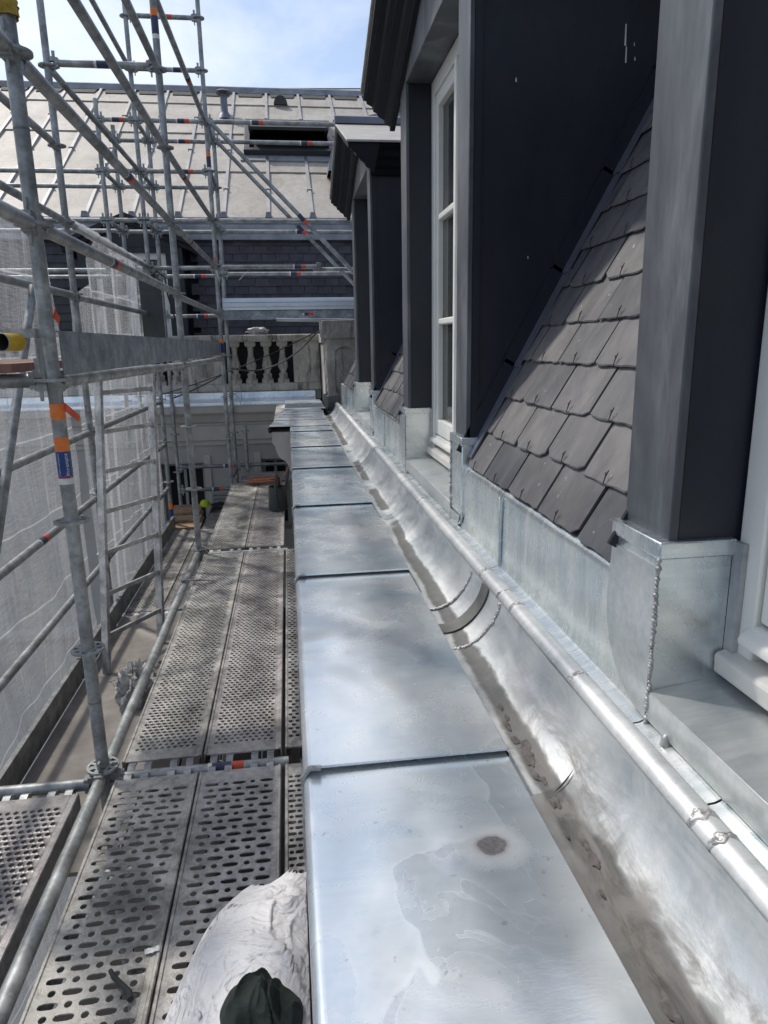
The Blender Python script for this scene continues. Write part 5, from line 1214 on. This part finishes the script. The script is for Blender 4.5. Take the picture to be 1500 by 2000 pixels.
def sack_z(x_, y_):
    h_ = _bv.ray_cast(V((x_, y_, 2)), V((0, 0, -1)))[0]
    return h_.z if h_ is not None else 0.3
def clothfn(u, v):
    t = 2*pi*u; a_ = min(v, 1.0)
    R_ = 0.064*(1+0.22*cos(2*t+0.9)+0.10*cos(3*t+2)+0.10*nz(cos(t)*2, sin(t)*2, 7))
    rr_ = R_*(a_/0.86 if a_ < 0.86 else 1.0-0.10*(a_-0.86)/0.14)
    x_, y_ = -0.100+rr_*cos(t)*0.95, 0.985+rr_*sin(t)*1.1
    q_ = V((x_*17+2*y_, y_*13, 1.7)); q_ += V((noise.noise(q_*0.8), noise.noise(q_*0.8+V((4, 0, 0))), 0))*0.8
    fold = (1-abs(noise.noise(q_)))**6; fold2 = (1-abs(noise.noise(q_*2.1+V((3, 8, 0)))))**5
    k = max(0.0, 1-(a_/0.86)**4) if a_ < 0.86 else 0
    z_ = sack_z(min(x_, -0.02), y_)
    if a_ >= 0.86: return (x_, y_, z_+0.010-0.012*(a_-0.86)/0.14)
    return (x_, y_, z_+0.012+k*(0.016+0.026*fold+0.010*fold2+0.010*noise.noise(q_*0.5)))
tag(obj('woollen_hat', MB().grid(clothfn, 120, 60), 'fleece', ang=170), 'dark green woollen hat lying on the white sack', 'hat')
o = obj('yellow_packet', MB().box(-0.022, 0.022, -0.013, 0.013, 0, 0.004).box(-0.022, -0.006, -0.0125, 0.0125, 0.0042, 0.0045), 'yellow', None, (-0.285, 1.50, 0.012), bevel=0.001); o.rotation_euler = (0.1, -0.1, 0.9)
tag(o, 'small yellow packet beside the white sack on the deck', 'packet')
o = obj('foil_scrap', MB().grid(lambda u, v: (-0.020+0.04*u, -0.009+0.018*v, 0.004+0.004*nz(u*5, v*5, 2)), 8, 4), 'bead', None, (-0.452, 1.655, 0.004)); o.rotation_euler = (0, 0, 0.2)
tag(o, 'scrap of shiny foil lying on the mortar-coated deck', 'foil')
o = obj('wood_stick', MB().path([(-0.55, 1.60, 0.012), (-0.535, 1.575, 0.016), (-0.51, 1.55, 0.014), (-0.485, 1.525, 0.012), (-0.478, 1.505, 0.012)], 0.006, 7, r1=0.009), 'rubber')
tag(o, 'short dark stick lying on the nearest left deck', 'stick')
o = obj('white_chip', MB().lathe([(0.002, 0), (0.007, 0.002), (0.005, 0.006), (0.001, 0.007)], (-0.94, 2.02, -0.029), 7), 'scrap'); tag(o, 'white chip of plaster on the outer lower-left deck', 'debris')
# net-like bag of white scrap on the plywood floor
def scrapfn(u, v):
    t = 2*pi*u; ph = v*pi/2; r_ = cos(ph)
    d_ = 1+0.45*noise.fractal(V((cos(t)*2.2, sin(t)*2.2, v*4)), 0.7, 2.3, 4)
    return (-1.05+0.105*r_*cos(t)*d_, 4.16+0.20*r_*sin(t)*d_, -0.497+0.17*sin(ph)*d_)
sb = thing('scrap_bag', 'white net bag of tangled scrap on the plywood floor by the edge rail', 'bag', (-1.05, 4.16, -0.5))
obj('bag', MB().grid(scrapfn, 46, 22), 'scrap', sb, ang=80)
mb = MB()
for k in range(34):
    q = V((-1.05+random.uniform(-.09, .08), 4.16+random.uniform(-.16, .16), -0.40+random.uniform(-.03, .05))); pts = []
    for j in range(7): pts.append(q.copy()); q += V((random.uniform(-.03, .03), random.uniform(-.035, .035), random.uniform(-.022, .024)))
    mb.path(pts, 0.0035, 5)
o = obj('tangled_strip', mb, 'scrap', sb); o['kind'] = 'stuff'

# watering can
wc = thing('watering_can', 'dark grey watering can standing on the far deck by the coping wall', 'watering can', (-0.165, 6.98, 0))
obj('body', MB().lathe([(0.085, 0.004), (0.095, 0.01), (0.098, 0.03), (0.092, 0.20), (0.088, 0.235), (0.094, 0.245), (0.088, 0.247), (0.084, 0.22), (0.084, 0.06), (0.01, 0.055)], (-0.165, 6.98, 0), 24), 'can', wc)
obj('handle', MB().path([(-0.165+0.0, 6.885, 0.05), (-0.175, 6.84, 0.14), (-0.18, 6.83, 0.27), (-0.175, 6.86, 0.34), (-0.165, 6.93, 0.37), (-0.15, 7.02, 0.33), (-0.145, 7.06, 0.23)], 0.013, 8), 'can', wc)
obj('spout', MB().path([(-0.12, 7.05, 0.06), (-0.09, 7.12, 0.16), (-0.06, 7.18, 0.30), (-0.05, 7.20, 0.36)], 0.020, 10, r1=0.013), 'can', wc)
# coiled copper-coloured hose
mb = MB(); pts = []
for i in range(220):
    t = i/220*2*pi*7; r_ = 0.22-0.012*(i/220*7)+0.012*sin(t*0.37)
    pts.append((-0.36+r_*cos(t), 8.45+0.10*r_/0.22*sin(t)+0.02*sin(t*.21), 0.02+0.006*(i/220*7)+0.006*sin(t*1.3)))
mb.path(pts, 0.007, 6)
mb.path([(-0.15, 8.44, 0.05), (-0.09, 8.43, 0.11), (-0.045, 8.42, 0.22), (-0.03, 8.40, 0.34), (-0.04, 8.42, 0.47), (-0.03, 8.5, 0.55)], 0.007, 6)
tag(obj('coiled_hose', mb, 'copper'), 'coil of copper-coloured hose at the end of the walkway', 'hose')
# cables in front of the balustrade
def catenary(p0, p1, sag, n=26): return [V(p0).lerp(V(p1), i/n)-V((0, 0, sag*4*(i/n)*(1-i/n))) for i in range(n+1)]
tag(obj('cable', MB().path([(0.40, 8.30, 1.80), (0.34, 8.6, 1.76)]+catenary((0.30, 9.2, 1.70), (-0.72, 9.45, 1.36), 0.16)+catenary((-0.72, 9.45, 1.36), (-1.55, 9.45, 0.98), 0.03)[1:], 0.010, 8), 'cable'), 'thick grey cable looping from the pier across the balusters', 'cable')
tag(obj('cable', MB().path(catenary((0.36, 8.5, 1.79), (-1.75, 9.40, 1.02), 0.06), 0.006, 8), 'rubber'), 'thin black cable running straight from the pier down to the left', 'cable')
# rags and paper on far rails
def rag(name, lab, c, sz, mat='paper', seed=1):
    c = V(c)
    def fn(u, v):
        t = 2*pi*u; ph = (v-0.5)*pi; r_ = cos(ph); d_ = 1+0.5*noise.fractal(V((cos(t)*2+seed, sin(t)*2, sin(ph)*3)), 0.7, 2.3, 3)
        return (c.x+sz[0]*r_*cos(t)*d_, c.y+sz[1]*r_*sin(t)*d_, c.z+sz[2]*sin(ph)*d_)
    return tag(obj(name, MB().grid(fn, 26, 14), mat, ang=80), lab, 'rag')
rag('rag', 'crumpled white rag lying on the balustrade handrail', (-0.38, 9.80, 1.835), (0.13, 0.06, 0.045), 'scrap', 3)
mb = MB(); mb.grid(lambda u, v: (-0.40-0.11*u+0.05*(v-.5)*(1-u*.6), Y3_-0.035-0.02*sin(3*u), 2.49-0.11*u+0.045*(v-.5)*(1-u)), 8, 4)
tag(obj('paper_tag', mb, 'paper'), 'dirty paper tag tied under the far rail', 'paper tag')
mb = MB(); mb.grid(lambda u, v: (-0.775+0.05*u+0.025*(v-.5)*(1-abs(2*u-.8)), Y3_-0.05-0.015*sin(3*u), 2.57-0.24*u+0.01*v), 10, 4)
tag(obj('paper_tag', mb, 'paper'), 'pale paper strip hanging from the tall post with a red knot', 'paper tag')
tag(rag('red_knot', 'small red knot of tape on the tall post', (-0.775, Y3_-0.045, 2.60), (0.012, 0.012, 0.03), 'orange_red', 5), 'small red knot of tape on the tall post', 'tape')
# dark panel hung at the corner post
o = obj('dark_panel', MB().box(-1.565, -1.335, 8.20, 8.215, 1.72, 2.37), 'panel', None, bevel=0.003); tag(o, 'dark grey upright panel hung behind the toe board at the corner', 'panel')
o = obj('black_hose', MB().path([(-1.42, 8.18, 2.40), (-1.36, 8.17, 2.45), (-1.28, 8.18, 2.38), (-1.27, 8.2, 2.2), (-1.22, 8.25, 1.95), (-1.18, 8.3, 1.78)], 0.009, 8), 'rubber'); tag(o, 'black hose curving over the dark panel', 'hose')
# wall lamp by the far window
# upper-left: timber deck boards, tin
up_ = thing('timber_deck', 'red-brown timber deck board end resting on the cross rail at the left', 'plank', (-1.15, 2.9, 1.57))
obj('plank', MB().box(-1.50, -1.16, 2.47, 3.6, 1.560, 1.590), 'redwood', up_, bevel=0.003); obj('plank', MB().box(-1.155, -0.90, 2.47, 3.6, 1.560, 1.590), 'redwood', up_, bevel=0.003)
pa = V((-0.895, 2.40, 1.658)); pd = V((0.30, 0.95, 0.0)).normalized()
yt = thing('yellow_tin', 'yellow tin lying on its side with open dark end beside the near post', 'tin', (-0.93, 2.5, 1.60))
mb = MB(); mb.path([pa, pa+pd*0.08], 0.028, 24, False); obj('tin_wall', mb, 'yellow', yt)
mb = MB(); mb.path([pa+pd*0.001, pa+pd*0.075], 0.0265, 24, False); obj('tin_inside', mb, 'vent_dk', yt)
n_ = 28; a_ = pd.cross(V((0, 0, 1))).normalized(); mb = MB(); mb.path([pa+(a_*cos(2*pi*k/n_)+V((0, 0, 1))*sin(2*pi*k/n_))*0.0275 for k in range(n_+1)], 0.0016, 6, False); obj('tin_rim', mb, 'galva', yt)
obj('tin_bottom', MB().path([pa+pd*0.073, pa+pd*0.078], 0.0268, 24), 'vent_dk', yt)
mb = MB(); mb.grid(lambda u, v: (-1.20+0.24*u, 2.46+0.10*v, 1.595+0.035*u*(1-u)*3*v+0.01), 8, 4)
tag(obj('paper_sheet', mb, 'paper'), 'pale curled paper lying on the timber board beside the yellow tin', 'paper')
# stack of boards at the far end of the lower lift, lime helmet
ws = thing('board_stack', 'stack of brown timber boards at the end of the lower deck', 'boards', (-1.3, 8.9, -0.5))
for k, (y0, y1, z0) in enumerate(((8.36, 8.62, -0.52), (8.63, 8.90, -0.52), (8.62, 8.88, -0.485), (8.89, 9.12, -0.485), (8.88, 9.1, -0.45), (9.11, 9.35, -0.45))):
    obj('board', MB().box(-1.50-0.02*k, -1.15-0.015*k, y0, y1, z0, z0+0.032), 'wood', ws, bevel=0.003)
hm = thing('hard_hat', 'lime yellow hard hat half hidden behind the far post', 'hard hat', (-1.19, 9.3, -0.42))
obj('shell', MB().lathe([(0.07, 0), (0.069, 0.02), (0.06, 0.05), (0.04, 0.075), (0.006, 0.084)], (-1.19, 9.28, -0.43), 20), 'lime', hm)
obj('brim', MB().lathe([(0.06, -0.004), (0.083, -0.004), (0.085, 0.004), (0.07, 0.008)], (-1.19, 9.28, -0.43), 20), 'lime', hm)
tag(obj('black_sheeting', MB().grid(lambda u, v: (-1.16+0.40*u, 9.30+0.25*v, -0.46+0.05*nz(u*4, v*4, 3)), 14, 8), 'rubber', ang=80), 'crumpled black sheeting beyond the grey grid deck', 'sheeting')
# ties of wire on the edge rail
for y_, lab in ((4.78, 'twisted wire tie sticking out from the edge rail of the middle bay'),):
    tag(obj('wire_tie', MB().path([(AX-0.02, y_, 0.03), (AX+0.03, y_+0.005, 0.032), (AX+0.12, y_+0.012, 0.028), (AX+0.22, y_+0.02, 0.012)], 0.007, 7, r1=0.005), 'galva'), lab, 'wire')
tag(obj('wire_hook', MB().path([(AX+0.03, Y2_-0.03, 2.60)]+[(AX+0.055+0.025*cos(t), Y2_-0.03, 2.60+0.03*sin(t)) for t in [pi-0.5*k for k in range(7)]]+[(AX+0.06, Y2_-0.03, 2.45), (AX+0.075, Y2_-0.03, 2.42)], 0.006, 7), 'galva'), 'bent wire hook hanging on the second post of the inner row', 'hook')
